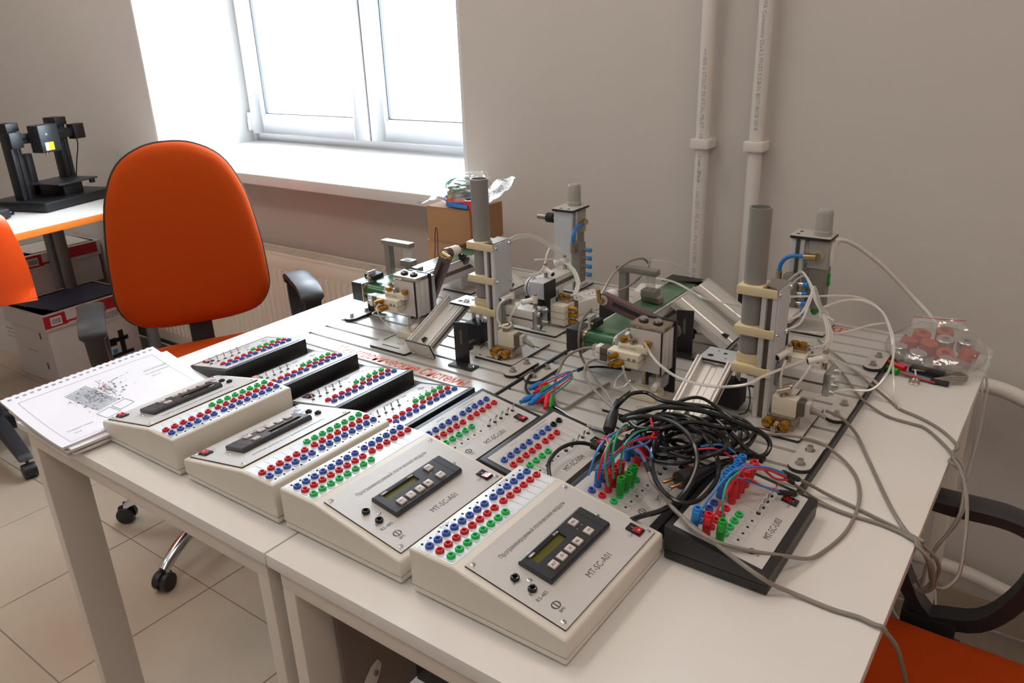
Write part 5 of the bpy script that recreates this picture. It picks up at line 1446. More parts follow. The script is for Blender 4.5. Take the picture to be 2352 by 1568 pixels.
CABLES = [('cable', 'grey cable from the right valve plug, running over the desk and down its edge', 'cable', 'cable_grey', 0.0026, [(1.2316, 0.7039, 0.795), (1.2513, 0.7143, 0.785), (1.274, 0.7252, 0.76), (1.3074, 0.6669, 0.7535), (1.3407, 0.5976, 0.7535), (1.3742, 0.5312, 0.7535), (1.3975, 0.4948, 0.7535), (1.4123, 0.4784, 0.7545), (1.4115, 0.474, 0.7538), (1.43, 0.4697, 0.74), (1.4377, 0.4752, 0.715), (1.4373, 0.4817, 0.69), (1.4237, 0.4895, 0.675), (1.4158, 0.4945, 0.68)], 'grey sensor cables', 7), ('cable', 'grey cable making a wide arc on the desk and crossing the rightmost black module', 'cable', 'cable_grey', 0.0026, [(1.1386, 0.5801, 0.78), (1.1674, 0.616, 0.775), (1.2105, 0.6383, 0.772), (1.2435, 0.6417, 0.7695), (1.275, 0.6369, 0.758), (1.3048, 0.6054, 0.7535), (1.324, 0.5557, 0.7535), (1.332, 0.5036, 0.7535), (1.3318, 0.4497, 0.7535), (1.321, 0.3993, 0.7535), (1.3109, 0.3672, 0.757), (1.2895, 0.3291, 0.776), (1.2666, 0.3092, 0.784), (1.243, 0.2919, 0.792), (1.2229, 0.2799, 0.8), (1.1978, 0.2794, 0.806), (1.1655, 0.2999, 0.806), (1.135, 0.3195, 0.81), (1.1185, 0.3271, 0.82)], 'grey sensor cables', 7), ('cable', 'grey cable from the upper black sleeve, right of the rightmost module', 'cable', 'cable_grey', 0.0026, [(1.2546, 0.4882, 0.79), (1.266, 0.5113, 0.772), (1.2876, 0.5242, 0.757), (1.3306, 0.5162, 0.7535), (1.3643, 0.5042, 0.7535), (1.3908, 0.4948, 0.7535), (1.4063, 0.4893, 0.7535), (1.4186, 0.4818, 0.755), (1.4115, 0.4846, 0.7538), (1.4336, 0.4874, 0.735), (1.4404, 0.4946, 0.715), (1.4391, 0.5038, 0.68), (1.4478, 0.5034, 0.68), (1.4607, 0.5252, 0.69), (1.4587, 0.5633, 0.72), (1.4503, 0.6172, 0.745), (1.4342, 0.6793, 0.757), (1.4148, 0.7257, 0.757)], 'grey sensor cables', 7), ('cable', 'thin grey cable between the two sleeves, right of the rightmost module', 'cable', 'cable_grey', 0.002, [(1.2527, 0.4668, 0.795), (1.2641, 0.4872, 0.775), (1.2821, 0.5024, 0.757), (1.3125, 0.4982, 0.7535), (1.3466, 0.4962, 0.7535), (1.3852, 0.4912, 0.7535), (1.4052, 0.4819, 0.7535), (1.4115, 0.4796, 0.7532), (1.4175, 0.4773, 0.748), (1.4267, 0.4936, 0.72), (1.4329, 0.5014, 0.69)], 'grey sensor cables', 7), ('cable', 'grey cable from the lower black sleeve beside the rightmost module switch', 'cable', 'cable_grey', 0.0026, [(1.2618, 0.4513, 0.788), (1.2702, 0.4786, 0.77), (1.2833, 0.4986, 0.756), (1.3195, 0.4954, 0.7535), (1.3664, 0.495, 0.7535), (1.398, 0.4872, 0.7535), (1.4115, 0.4811, 0.7538), (1.4156, 0.4749, 0.753), (1.4242, 0.4811, 0.735), (1.4358, 0.4873, 0.7), (1.4275, 0.4878, 0.68), (1.4193, 0.4938, 0.675)], 'grey sensor cables', 7), ('cable', 'grey cable of the rear bundle passing under the clear tubes to the desk edge', 'cable', 'cable_grey', 0.0024, [(1.1183, 1.0603, 0.772), (1.1439, 1.0269, 0.772), (1.1835, 0.9855, 0.771), (1.2288, 0.9307, 0.771), (1.2698, 0.881, 0.771), (1.2942, 0.8836, 0.7535), (1.3138, 0.8612, 0.7535), (1.3439, 0.8468, 0.7535), (1.3734, 0.8272, 0.7535), (1.3978, 0.801, 0.7535), (1.416, 0.766, 0.7545), (1.4115, 0.7468, 0.7536), (1.4289, 0.7277, 0.747), (1.4368, 0.7094, 0.735), (1.4436, 0.6882, 0.7), (1.4385, 0.667, 0.68), (1.4274, 0.6485, 0.66), (1.4154, 0.641, 0.62), (1.4154, 0.6225, 0.58)], 'grey sensor cables', 7), ('cable', 'lower grey cable of the rear bundle, lying nearest the puck bag spring', 'cable', 'cable_grey', 0.0024, [(1.1464, 0.992, 0.772), (1.1955, 0.9294, 0.772), (1.2346, 0.865, 0.772), (1.2552, 0.8358, 0.769), (1.2717, 0.8392, 0.757), (1.304, 0.8217, 0.7535), (1.3406, 0.8154, 0.7535), (1.3586, 0.8125, 0.7535), (1.3898, 0.7775, 0.7535), (1.415, 0.7309, 0.7545), (1.4115, 0.7182, 0.7536), (1.4296, 0.7055, 0.748), (1.4383, 0.6939, 0.725), (1.4411, 0.6666, 0.7), (1.4338, 0.6421, 0.68), (1.423, 0.6232, 0.66), (1.4191, 0.6137, 0.64)], 'grey sensor cables', 7), ('cable', 'long grey cable in front, hanging off the desk at the lower right', 'cable', 'cable_grey', 0.0028, [(1.1014, 0.3403, 0.83), (1.1158, 0.3233, 0.825), (1.1319, 0.3192, 0.815), (1.152, 0.3052, 0.81), (1.1766, 0.2937, 0.806), (1.2, 0.2838, 0.803), (1.2197, 0.28, 0.798), (1.2394, 0.2765, 0.792), (1.258, 0.2732, 0.787), (1.277, 0.2692, 0.783), (1.2955, 0.2829, 0.766), (1.3145, 0.2944, 0.7555), (1.3589, 0.2942, 0.7535), (1.3872, 0.297, 0.7535), (1.4038, 0.2935, 0.7545), (1.4115, 0.2946, 0.754), (1.4158, 0.2957, 0.748), (1.4266, 0.3026, 0.73), (1.4348, 0.3131, 0.7), (1.4418, 0.329, 0.66), (1.4488, 0.3502, 0.6)], 'grey sensor cables', 8), ('cable', 'grey cable looping left of the right handler valve, upper of the pair', 'cable', 'cable_grey', 0.0026, [(0.8678, 0.6401, 0.842), (0.8386, 0.6504, 0.838), (0.8109, 0.6539, 0.83), (0.78, 0.6474, 0.81), (0.7725, 0.6349, 0.79), (0.7842, 0.5974, 0.773), (0.8159, 0.5502, 0.77), (0.8465, 0.5294, 0.77), (0.8525, 0.5751, 0.77), (0.8557, 0.619, 0.77), (0.8626, 0.6603, 0.77)], 'grey sensor cables', 7), ('cable', 'grey cable looping below the right handler valve into the black socket', 'cable', 'cable_grey', 0.0026, [(0.8666, 0.6332, 0.83), (0.8534, 0.6284, 0.828), (0.8408, 0.6195, 0.82), (0.8482, 0.5969, 0.81), (0.8813, 0.5665, 0.805), (0.9347, 0.5161, 0.815), (0.9732, 0.4799, 0.825)], 'grey sensor cables', 7), ('cable', 'grey cable from the arm hub sweeping down past the green drum', 'cable', 'cable_grey', 0.0024, [(0.8136, 0.68, 0.901), (0.7993, 0.67, 0.8779), (0.7979, 0.66, 0.8467), (0.7904, 0.6814, 0.8), (0.8388, 0.6429, 0.785), (0.9079, 0.569, 0.8), (0.9714, 0.4859, 0.825)], 'grey sensor cables', 7), ('cable', 'grey cable arching from the arm hub to the sensor bridge', 'cable', 'cable_grey', 0.0024, [(0.8112, 0.72, 0.9149), (0.7928, 0.8, 0.9331), (0.7926, 0.86, 0.9406), (0.7937, 0.92, 0.9313), (0.7949, 0.94, 0.9153), (0.7834, 0.96, 0.8934)], 'grey sensor cables', 7), ('cable', 'grey cable curving under the arch to the sensor bridge', 'cable', 'cable_grey', 0.0024, [(0.8174, 0.74, 0.9102), (0.8149, 0.82, 0.9046), (0.8047, 0.9, 0.9076), (0.8018, 0.93, 0.9207), (0.7974, 0.94, 0.9287)], 'grey sensor cables', 7), ('cable', 'dark cable along the joint between the plates, passing by the loose plugs', 'cable', 'cable_black', 0.0026, [(0.7161, 0.751, 0.77), (0.7194, 0.6901, 0.772), (0.7234, 0.623, 0.776), (0.734, 0.5835, 0.775), (0.7537, 0.5525, 0.772), (0.7772, 0.5404, 0.77), (0.8124, 0.5321, 0.769), (0.8489, 0.5161, 0.773), (0.9025, 0.4827, 0.782), (0.9474, 0.4618, 0.79), (0.9806, 0.4443, 0.8)], 'black mains leads', 7), ('cable', 'black lead looping over the module lettered MT-SC-U04 to its switch', 'cable', 'cable_black', 0.003, [(0.9789, 0.2937, 0.79), (0.9662, 0.3064, 0.796), (0.9555, 0.3228, 0.802), (0.9514, 0.3531, 0.806), (0.9573, 0.3783, 0.806), (0.9673, 0.3963, 0.802), (0.9771, 0.4075, 0.796)], 'black mains leads', 8), ('mains_lead', 'upper black lead of the tangle rising behind the mains connector', 'cable', 'cable_black', 0.0032, [(0.9835, 0.4664, 0.835), (0.9939, 0.4688, 0.85), (0.9993, 0.4849, 0.855), (1.0155, 0.5005, 0.855), (1.0426, 0.4975, 0.85), (1.0777, 0.5039, 0.85), (1.1134, 0.5061, 0.845), (1.1559, 0.4918, 0.83), (1.1815, 0.4862, 0.815), (1.1984, 0.4841, 0.81)], 'black mains leads', 8), ('mains_lead', 'black lead arching widest over the tangle to its right end', 'cable', 'cable_black', 0.0036, [(0.991, 0.4629, 0.82), (1.0285, 0.476, 0.84), (1.0626, 0.4825, 0.85), (1.0961, 0.4905, 0.852), (1.1287, 0.4976, 0.85), (1.1608, 0.507, 0.84), (1.1896, 0.5242, 0.825), (1.2017, 0.526, 0.81), (1.2014, 0.5095, 0.8), (1.1829, 0.4875, 0.8), (1.1595, 0.4555, 0.802), (1.1486, 0.4049, 0.81)], 'black mains leads', 8), ('mains_lead', 'thin black lead hooking over the right-hand chute', 'cable', 'cable_black', 0.0026, [(1.0369, 0.4851, 0.82), (1.0482, 0.5036, 0.835), (1.0669, 0.5283, 0.845), (1.0843, 0.5464, 0.845), (1.1079, 0.5499, 0.835), (1.1347, 0.5404, 0.82), (1.1403, 0.554, 0.8)], 'black mains leads', 8), ('mains_lead', 'black lead of the big hanging loop in front of the tangle', 'cable', 'cable_black', 0.003, [(1.0866, 0.4664, 0.84), (1.0808, 0.4451, 0.845), (1.0805, 0.4114, 0.84), (1.0909, 0.3722, 0.835), (1.1106, 0.3371, 0.83), (1.1376, 0.3104, 0.825), (1.1582, 0.3081, 0.818), (1.1744, 0.3195, 0.815), (1.181, 0.3572, 0.815), (1.1772, 0.3957, 0.82), (1.1595, 0.4265, 0.83), (1.1317, 0.4485, 0.84)], 'black mains leads', 8), ('mains_lead', 'thick black lead curling down to the foremost module corner', 'cable', 'cable_black', 0.0036, [(1.0946, 0.2786, 0.775), (1.1099, 0.2732, 0.79), (1.1264, 0.2739, 0.803), (1.1436, 0.2947, 0.806), (1.1553, 0.3291, 0.812), (1.155, 0.3741, 0.835), (1.1382, 0.4006, 0.85), (1.1079, 0.4275, 0.853), (1.0689, 0.4437, 0.85), (1.0312, 0.4361, 0.845), (1.0119, 0.4337, 0.835)], 'black mains leads', 8), ('mains_lead', 'black lead crossing the middle of the tangle', 'cable', 'cable_black', 0.0034, [(1.028, 0.4277, 0.84), (1.0479, 0.4137, 0.842), (1.0802, 0.4209, 0.848), (1.1109, 0.4576, 0.85), (1.1477, 0.4815, 0.84), (1.1742, 0.5379, 0.82), (1.1908, 0.5448, 0.808)], 'black mains leads', 8), ('mains_lead', 'black lead running from the connector to the tied end of the tangle', 'cable', 'cable_black', 0.0036, [(1.01, 0.4305, 0.838), (1.0426, 0.4482, 0.845), (1.0901, 0.451, 0.845), (1.137, 0.4517, 0.838), (1.1693, 0.4594, 0.822), (1.196, 0.4855, 0.81)], 'black mains leads', 8), ('mains_lead', 'black mains lead with the two-pin plug, right of the big loop', 'cable', 'cable_black', 0.0036, [(1.1599, 0.401, 0.815), (1.1666, 0.4288, 0.812), (1.1771, 0.4577, 0.81), (1.1945, 0.487, 0.806), (1.2024, 0.5014, 0.8), (1.2014, 0.4925, 0.797)], 'black mains leads', 8), ('mains_lead', 'black lead lying lowest in the tangle', 'cable', 'cable_black', 0.0034, [(1.0132, 0.446, 0.805), (1.0617, 0.435, 0.81), (1.0892, 0.4636, 0.812), (1.1297, 0.4635, 0.81), (1.1535, 0.5021, 0.806), (1.1616, 0.5513, 0.8), (1.1325, 0.574, 0.8), (1.0878, 0.5627, 0.8)], 'black mains leads', 8), ('mains_lead', 'black lead folded at the left of the tangle', 'cable', 'cable_black', 0.0032, [(0.9741, 0.4735, 0.8), (1.0121, 0.4476, 0.815), (1.0339, 0.4605, 0.83), (1.0597, 0.4797, 0.836), (1.0973, 0.4732, 0.835), (1.1419, 0.4629, 0.828), (1.1766, 0.4747, 0.812), (1.1941, 0.4891, 0.802)], 'black mains leads', 8), ('mains_lead', 'thin black lead in the heart of the tangle', 'cable', 'cable_black', 0.0028, [(1.0723, 0.4402, 0.825), (1.1059, 0.4128, 0.82), (1.136, 0.4179, 0.82), (1.1448, 0.4564, 0.825), (1.1241, 0.4812, 0.832), (1.0872, 0.4797, 0.84), (1.0749, 0.4478, 0.84)], 'black mains leads', 8), ('mains_lead', 'black lead bent over the rear of the tangle', 'cable', 'cable_black', 0.0034, [(0.9965, 0.5199, 0.805), (1.0261, 0.5511, 0.815), (1.0703, 0.567, 0.82), (1.1129, 0.5673, 0.82), (1.1507, 0.5423, 0.812), (1.1588, 0.5055, 0.806), (1.1442, 0.4611, 0.805)], 'black mains leads', 8), ('mains_lead', 'snaking black lead in the depth of the tangle', 'cable', 'cable_black', 0.0034, [(1.0329, 0.5037, 0.8), (1.0342, 0.5316, 0.799), (1.0643, 0.5396, 0.8024), (1.0807, 0.5409, 0.7963), (1.1178, 0.5109, 0.803), (1.1158, 0.4973, 0.7986), (1.1158, 0.4594, 0.8036), (1.1007, 0.4379, 0.8025), (1.0792, 0.4211, 0.7996), (1.0585, 0.4335, 0.7999), (1.0345, 0.4454, 0.8029), (1.0242, 0.4715, 0.7977)], 'black mains leads', 8), ('mains_lead', 'curled black lead in the depth of the tangle', 'cable', 'cable_black', 0.0034, [(1.0771, 0.4931, 0.8074), (1.0838, 0.5259, 0.8029), (1.1014, 0.5315, 0.808), (1.118, 0.5504, 0.8007), (1.149, 0.5205, 0.804), (1.1532, 0.4958, 0.806), (1.1437, 0.4693, 0.8045), (1.1278, 0.4632, 0.8014), (1.1064, 0.4441, 0.8028), (1.0836, 0.4658, 0.8008), (1.0712, 0.4687, 0.8062), (1.075, 0.5019, 0.8054)], 'black mains leads', 8), ('mains_lead', 'doubled-back black lead in the depth of the tangle', 'cable', 'cable_black', 0.003, [(1.1683, 0.5506, 0.806), (1.1752, 0.5195, 0.8046), (1.1606, 0.4695, 0.8079), (1.1236, 0.4615, 0.8061), (1.0836, 0.4589, 0.8054), (1.0624, 0.477, 0.8112), (1.0753, 0.5267, 0.8078), (1.0921, 0.5525, 0.8082), (1.1294, 0.5863, 0.8057), (1.1702, 0.5507, 0.8111), (1.1767, 0.5221, 0.8086), (1.1684, 0.4869, 0.8083)], 'black mains leads', 8), ('mains_lead', 'slack black lead in the depth of the tangle', 'cable', 'cable_black', 0.0026, [(1.0517, 0.4067, 0.8156), (1.0369, 0.4092, 0.814), (1.0248, 0.4383, 0.8091), (1.0231, 0.4455, 0.8131), (1.034, 0.4777, 0.809), (1.0526, 0.4789, 0.8155), (1.0788, 0.4918, 0.813), (1.0973, 0.5038, 0.8096), (1.1263, 0.503, 0.8128), (1.1331, 0.4996, 0.8085), (1.1442, 0.4807, 0.8149), (1.1324, 0.4555, 0.8148)], 'black mains leads', 8), ('mains_lead', 'twisted black lead in the depth of the tangle', 'cable', 'cable_black', 0.0026, [(1.0923, 0.4208, 0.816), (1.0717, 0.4142, 0.8128), (1.0591, 0.4161, 0.8179), (1.0526, 0.4326, 0.8176), (1.0412, 0.4499, 0.8125), (1.0536, 0.461, 0.8148), (1.0568, 0.4771, 0.8129), (1.0688, 0.4905, 0.8185), (1.0974, 0.5019, 0.817), (1.1059, 0.4968, 0.8155), (1.1251, 0.4986, 0.8152), (1.1286, 0.4881, 0.8155)], 'black mains leads', 8), ('mains_lead', 'bowed black lead in the depth of the tangle', 'cable', 'cable_black', 0.003, [(1.0554, 0.402, 0.8233), (1.035, 0.427, 0.8174), (1.0303, 0.4388, 0.8177), (1.0448, 0.4601, 0.821), (1.0732, 0.4845, 0.8226), (1.0947, 0.5028, 0.82), (1.1235, 0.5072, 0.8202), (1.1486, 0.4988, 0.8173), (1.1502, 0.4672, 0.8217), (1.1353, 0.452, 0.8202), (1.1228, 0.4271, 0.8219), (1.0993, 0.4136, 0.8173)], 'black mains leads', 8), ('mains_lead', 'kinked black lead in the depth of the tangle', 'cable', 'cable_black', 0.0026, [(1.0393, 0.4792, 0.8268), (1.0517, 0.508, 0.8216), (1.0829, 0.5229, 0.823), (1.1157, 0.5098, 0.8235), (1.1269, 0.4851, 0.8214), (1.1276, 0.4498, 0.8215), (1.1257, 0.4208, 0.8265), (1.1025, 0.409, 0.8202), (1.071, 0.4086, 0.8249), (1.0481, 0.4366, 0.8201), (1.0359, 0.4658, 0.8225), (1.045, 0.4877, 0.823)], 'black mains leads', 8), ('mains_lead', 'looping black lead in the depth of the tangle', 'cable', 'cable_black', 0.003, [(1.0957, 0.4064, 0.8286), (1.0827, 0.4238, 0.8277), (1.0835, 0.4561, 0.8246), (1.1046, 0.463, 0.8319), (1.1282, 0.4906, 0.828), (1.1526, 0.4774, 0.8279), (1.1647, 0.4598, 0.8252), (1.154, 0.4264, 0.8291), (1.1361, 0.3969, 0.8293), (1.1098, 0.394, 0.8306), (1.0856, 0.4078, 0.8253), (1.0796, 0.4236, 0.8303)], 'black mains leads', 8), ('mains_lead', 'crossing black lead in the depth of the tangle', 'cable', 'cable_black', 0.003, [(1.1176, 0.5039, 0.8286), (1.1316, 0.4865, 0.8283), (1.1315, 0.4428, 0.833), (1.1176, 0.4156, 0.832), (1.0985, 0.393, 0.8345), (1.0776, 0.4046, 0.8297), (1.0567, 0.4077, 0.8323), (1.0445, 0.4327, 0.8311), (1.0479, 0.4568, 0.8344), (1.0456, 0.4854, 0.8329), (1.0809, 0.4999, 0.8332), (1.1024, 0.4949, 0.8323)], 'black mains leads', 8), ('mains_lead', 'wound black lead in the depth of the tangle', 'cable', 'cable_black', 0.003, [(1.0457, 0.3987, 0.8352), (1.0565, 0.4226, 0.8385), (1.0785, 0.4692, 0.8322), (1.1177, 0.4747, 0.8322), (1.1493, 0.4678, 0.8329), (1.1709, 0.4266, 0.8392), (1.1538, 0.4024, 0.8339), (1.1341, 0.3615, 0.8382), (1.1025, 0.3575, 0.834), (1.0681, 0.3619, 0.8359), (1.0489, 0.3846, 0.8357), (1.0513, 0.4133, 0.8367)], 'black mains leads', 8), ('air_tube', 'clear air tube crossing in front of the right-hand tower and chute', 'air tube', 'tube_clear', 0.0024, [(0.9463, 0.628, 0.8799), (0.9654, 0.622, 0.86), (1.0026, 0.5947, 0.855), (1.0366, 0.5757, 0.855), (1.0752, 0.5709, 0.855), (1.1058, 0.5806, 0.855), (1.1368, 0.6053, 0.858), (1.1479, 0.6323, 0.862), (1.172, 0.6765, 0.868), (1.1922, 0.7182, 0.87), (1.2065, 0.7862, 0.85), (1.2327, 0.8604, 0.81), (1.2638, 0.8927, 0.78), (1.301, 0.8855, 0.757)], 'clear air tubes', 7), ('air_tube', 'clear air tube making the big loop right of the right-hand tower', 'air tube', 'tube_clear', 0.0021, [(1.1476, 0.9545, 0.88), (1.1713, 1.0117, 0.88), (1.1972, 1.0268, 0.88), (1.2283, 1.0237, 0.87), (1.2564, 0.9799, 0.86), (1.2751, 0.9457, 0.84), (1.2844, 0.9007, 0.82), (1.2811, 0.867, 0.8), (1.2671, 0.8424, 0.785), (1.2322, 0.8207, 0.785), (1.2051, 0.7673, 0.79), (1.1954, 0.7156, 0.8)], 'clear air tubes', 7), ('air_tube', 'clear air tube just inside the big loop right of the tower', 'air tube', 'tube_clear', 0.0021, [(1.0746, 0.9792, 0.88), (1.1183, 0.9904, 0.885), (1.1679, 1.0223, 0.885), (1.1947, 1.0372, 0.88), (1.2265, 1.0283, 0.87), (1.2527, 0.9933, 0.855), (1.271, 0.9577, 0.83), (1.2826, 0.9354, 0.79), (1.2946, 0.9063, 0.762), (1.313, 0.8574, 0.757)], 'clear air tubes', 7), ('air_tube', 'clear air tube crossing behind the big loop at half height', 'air tube', 'tube_clear', 0.0021, [(1.1012, 0.9092, 0.84), (1.1415, 0.9177, 0.84), (1.1811, 0.9364, 0.84), (1.2044, 0.9559, 0.845), (1.2261, 0.9823, 0.85), (1.2522, 0.9956, 0.855)], 'clear air tubes', 7), ('air_tube', 'clear air tube arching highest at the right-hand regulator', 'air tube', 'tube_clear', 0.0021, [(1.0431, 1.06, 0.88), (1.0616, 1.05, 0.902), (1.0808, 1.03, 0.9173), (1.104, 1.01, 0.9034), (1.1283, 0.98, 0.881), (1.1504, 0.95, 0.8665), (1.1718, 0.91, 0.8511), (1.1782, 0.87, 0.8409), (1.1632, 0.85, 0.8389)], 'clear air tubes', 7), ('air_tube', 'clear air tube arching second highest at the right-hand regulator', 'air tube', 'tube_clear', 0.0021, [(1.045, 1.06, 0.8599), (1.0659, 1.05, 0.8936), (1.0874, 1.03, 0.9095), (1.1047, 1.01, 0.8973), (1.1253, 0.98, 0.8788), (1.1481, 0.95, 0.8661), (1.1693, 0.91, 0.8464), (1.1739, 0.87, 0.8325), (1.1595, 0.85, 0.8314)], 'clear air tubes', 7), ('air_tube', 'clear air tube from the tower flank looping up to the cable tie', 'air tube', 'tube_clear', 0.0021, [(1.1298, 0.78, 0.8873), (1.1428, 0.82, 0.8872), (1.1399, 0.88, 0.9044), (1.1375, 0.92, 0.9219), (1.1424, 0.94, 0.8868), (1.1519, 0.95, 0.8668), (1.1765, 0.91, 0.8436), (1.1767, 0.87, 0.8272), (1.1605, 0.85, 0.8225)], 'clear air tubes', 7), ('air_tube', 'clear air tube from the tower flank, inner of the two loops', 'air tube', 'tube_clear', 0.0021, [(1.1283, 0.78, 0.9028), (1.1432, 0.82, 0.9056), (1.1406, 0.88, 0.9191), (1.1363, 0.92, 0.9266), (1.1455, 0.94, 0.8874), (1.1545, 0.95, 0.8647), (1.1799, 0.91, 0.8401), (1.1796, 0.88, 0.8294)], 'clear air tubes', 7), ('air_tube', 'clear air tube from the right tower elbow down to its valve', 'air tube', 'tube_clear', 0.0021, [(1.1702, 0.672, 0.8812), (1.1678, 0.665, 0.8654), (1.1697, 0.66, 0.8415), (1.1748, 0.668, 0.8244)], 'clear air tubes', 7), ('air_tube', 'clear air tube from the right cylinder end elbow to its valve', 'air tube', 'tube_clear', 0.0021, [(1.2057, 0.685, 0.8755), (1.198, 0.675, 0.8567), (1.1867, 0.668, 0.8365), (1.1818, 0.672, 0.8245)], 'clear air tubes', 7), ('air_tube', 'clear air tube of the window-side tower looping down from its elbow', 'air tube', 'tube_clear', 0.0021, [(0.6205, 0.675, 0.8888), (0.6163, 0.66, 0.8781), (0.6145, 0.655, 0.8522), (0.6234, 0.655, 0.8376), (0.6365, 0.66, 0.8348), (0.6393, 0.668, 0.8392)], 'clear air tubes', 7), ('air_tube', 'clear air tube from the window-side cylinder elbow to its valve', 'air tube', 'tube_clear', 0.0021, [(0.653, 0.685, 0.8861), (0.6444, 0.67, 0.8693), (0.6366, 0.665, 0.8487), (0.6414, 0.668, 0.8377)], 'clear air tubes', 7), ('air_tube', 'clear air tube arching out of the top of the window-side tower', 'air tube', 'tube_clear', 0.0021, [(0.6006, 0.72, 0.9939), (0.5906, 0.76, 0.9917), (0.5737, 0.82, 0.9773), (0.5608, 0.88, 0.9567), (0.5565, 0.93, 0.9291), (0.5644, 0.96, 0.9059), (0.5776, 0.97, 0.8829), (0.6131, 0.95, 0.8677), (0.6332, 0.93, 0.851), (0.6439, 0.9, 0.8381), (0.6309, 0.885, 0.8323)], 'clear air tubes', 7), ('air_tube', 'clear air tube beside the arching one at the window-side tower', 'air tube', 'tube_clear', 0.0021, [(0.6014, 0.72, 0.9879), (0.5937, 0.76, 0.9867), (0.5769, 0.82, 0.9721), (0.5618, 0.88, 0.951), (0.5552, 0.93, 0.9239), (0.5608, 0.96, 0.9004), (0.5729, 0.97, 0.8781), (0.6062, 0.95, 0.8637), (0.6265, 0.93, 0.8479), (0.6349, 0.9, 0.8336), (0.6263, 0.885, 0.8245)], 'clear air tubes', 7), ('air_tube', 'clear air tube from the gripper block up into the loop', 'air tube', 'tube_clear', 0.0021, [(0.56, 0.845, 0.8835), (0.5656, 0.87, 0.8807), (0.5605, 0.9, 0.8871), (0.5502, 0.93, 0.9083), (0.5501, 0.95, 0.9216), (0.5557, 0.97, 0.9095), (0.5776, 0.97, 0.8808), (0.6165, 0.95, 0.8612), (0.6366, 0.93, 0.8465)], 'clear air tubes', 7), ('air_tube', 'clear air tube from the rail elbow into the loop', 'air tube', 'tube_clear', 0.0021, [(0.5421, 0.89, 0.9019), (0.5517, 0.91, 0.8993), (0.5625, 0.95, 0.8899), (0.5784, 0.965, 0.8792), (0.6074, 0.95, 0.8669), (0.6299, 0.93, 0.8505), (0.6383, 0.9, 0.8342), (0.625, 0.88, 0.8238)], 'clear air tubes', 7), ('air_tube', 'clear air tube hanging from the window-side handler valve', 'air tube', 'tube_clear', 0.0018, [(0.3486, 0.597, 0.8528), (0.3449, 0.592, 0.8449), (0.3502, 0.59, 0.832), (0.3297, 0.6232, 0.8), (0.3578, 0.6184, 0.79), (0.3732, 0.6217, 0.785)], 'clear air tubes', 7), ('air_tube', 'clear air tube under the window-side handler valve', 'air tube', 'tube_clear', 0.0016, [(0.3483, 0.597, 0.8411), (0.3297, 0.6, 0.831), (0.2762, 0.646, 0.8), (0.3013, 0.6478, 0.8), (0.3288, 0.6576, 0.8)], 'clear air tubes', 7), ('air_tube', 'clear air tube hanging from the right-hand handler valve', 'air tube', 'tube_clear', 0.002, [(0.9234, 0.597, 0.8414), (0.9272, 0.6, 0.8234), (0.9272, 0.618, 0.8), (0.9406, 0.6203, 0.79)], 'clear air tubes', 7), ('air_tube', 'clear air tube looping under the right-hand handler valve', 'air tube', 'tube_clear', 0.0016, [(0.9261, 0.597, 0.8324), (0.9089, 0.6001, 0.81), (0.9109, 0.5953, 0.8), (0.9207, 0.6035, 0.8), (0.9286, 0.6165, 0.81)], 'clear air tubes', 7), ('air_tube', 'clear air hose sagging across the right conveyor to the upper chutes', 'air tube', 'tube_clear', 0.0024, [(0.7858, 1.0, 0.8667), (0.8317, 0.98, 0.8724), (0.8733, 0.96, 0.8694), (0.9064, 0.96, 0.8562), (0.9296, 0.98, 0.8449), (0.9527, 1.0, 0.8383), (0.9659, 1.02, 0.8299)], 'clear air tubes', 7), ('air_tube', 'thin air tube in the air above the right conveyor', 'air tube', 'tube_clear', 0.0016, [(0.7897, 0.96, 0.918), (0.8054, 1.02, 0.8994), (0.819, 1.08, 0.8673), (0.8323, 1.12, 0.8302)], 'clear air tubes', 7), ('air_hose', 'white air hose drooping from the right regulator behind the puck bag', 'air tube', 'cable_white', 0.0044, [(1.0985, 1.165, 0.9478), (1.1099, 1.19, 0.9481), (1.1276, 1.21, 0.9374), (1.1501, 1.23, 0.9178), (1.1817, 1.25, 0.8889), (1.2078, 1.26, 0.8625), (1.2304, 1.27, 0.8374), (1.2582, 1.27, 0.8131), (1.2834, 1.26, 0.7946), (1.3151, 1.25, 0.7576), (1.3463, 1.25, 0.6861)], 'air hoses', 10), ('cable', 'white cord dropping behind the right desk edge', 'cable', 'cable_white', 0.0024, [(1.3798, 1.25, 0.7056), (1.4027, 1.24, 0.6972), (1.4124, 1.24, 0.6665), (1.4142, 1.24, 0.6275), (1.4141, 1.24, 0.5465), (1.4077, 1.23, 0.4439), (1.4, 1.22, 0.37), (1.3937, 1.21, 0.2828), (1.3931, 1.21, 0.2004), (1.4055, 1.2, 0.1283)], 'grey sensor cables', 7), ('cable', 'white cord farther out behind the right desk edge', 'cable', 'cable_white', 0.0022, [(1.3746, 1.26, 0.7006), (1.3965, 1.26, 0.6822), (1.4061, 1.25, 0.6411), (1.4064, 1.25, 0.591), (1.4108, 1.25, 0.5094), (1.4088, 1.25, 0.4555), (1.3938, 1.24, 0.3899), (1.3908, 1.24, 0.298), (1.3885, 1.24, 0.2266), (1.3184, 1.2, 0.0993), (1.4152, 1.15, 0.0572)], 'grey sensor cables', 7)]
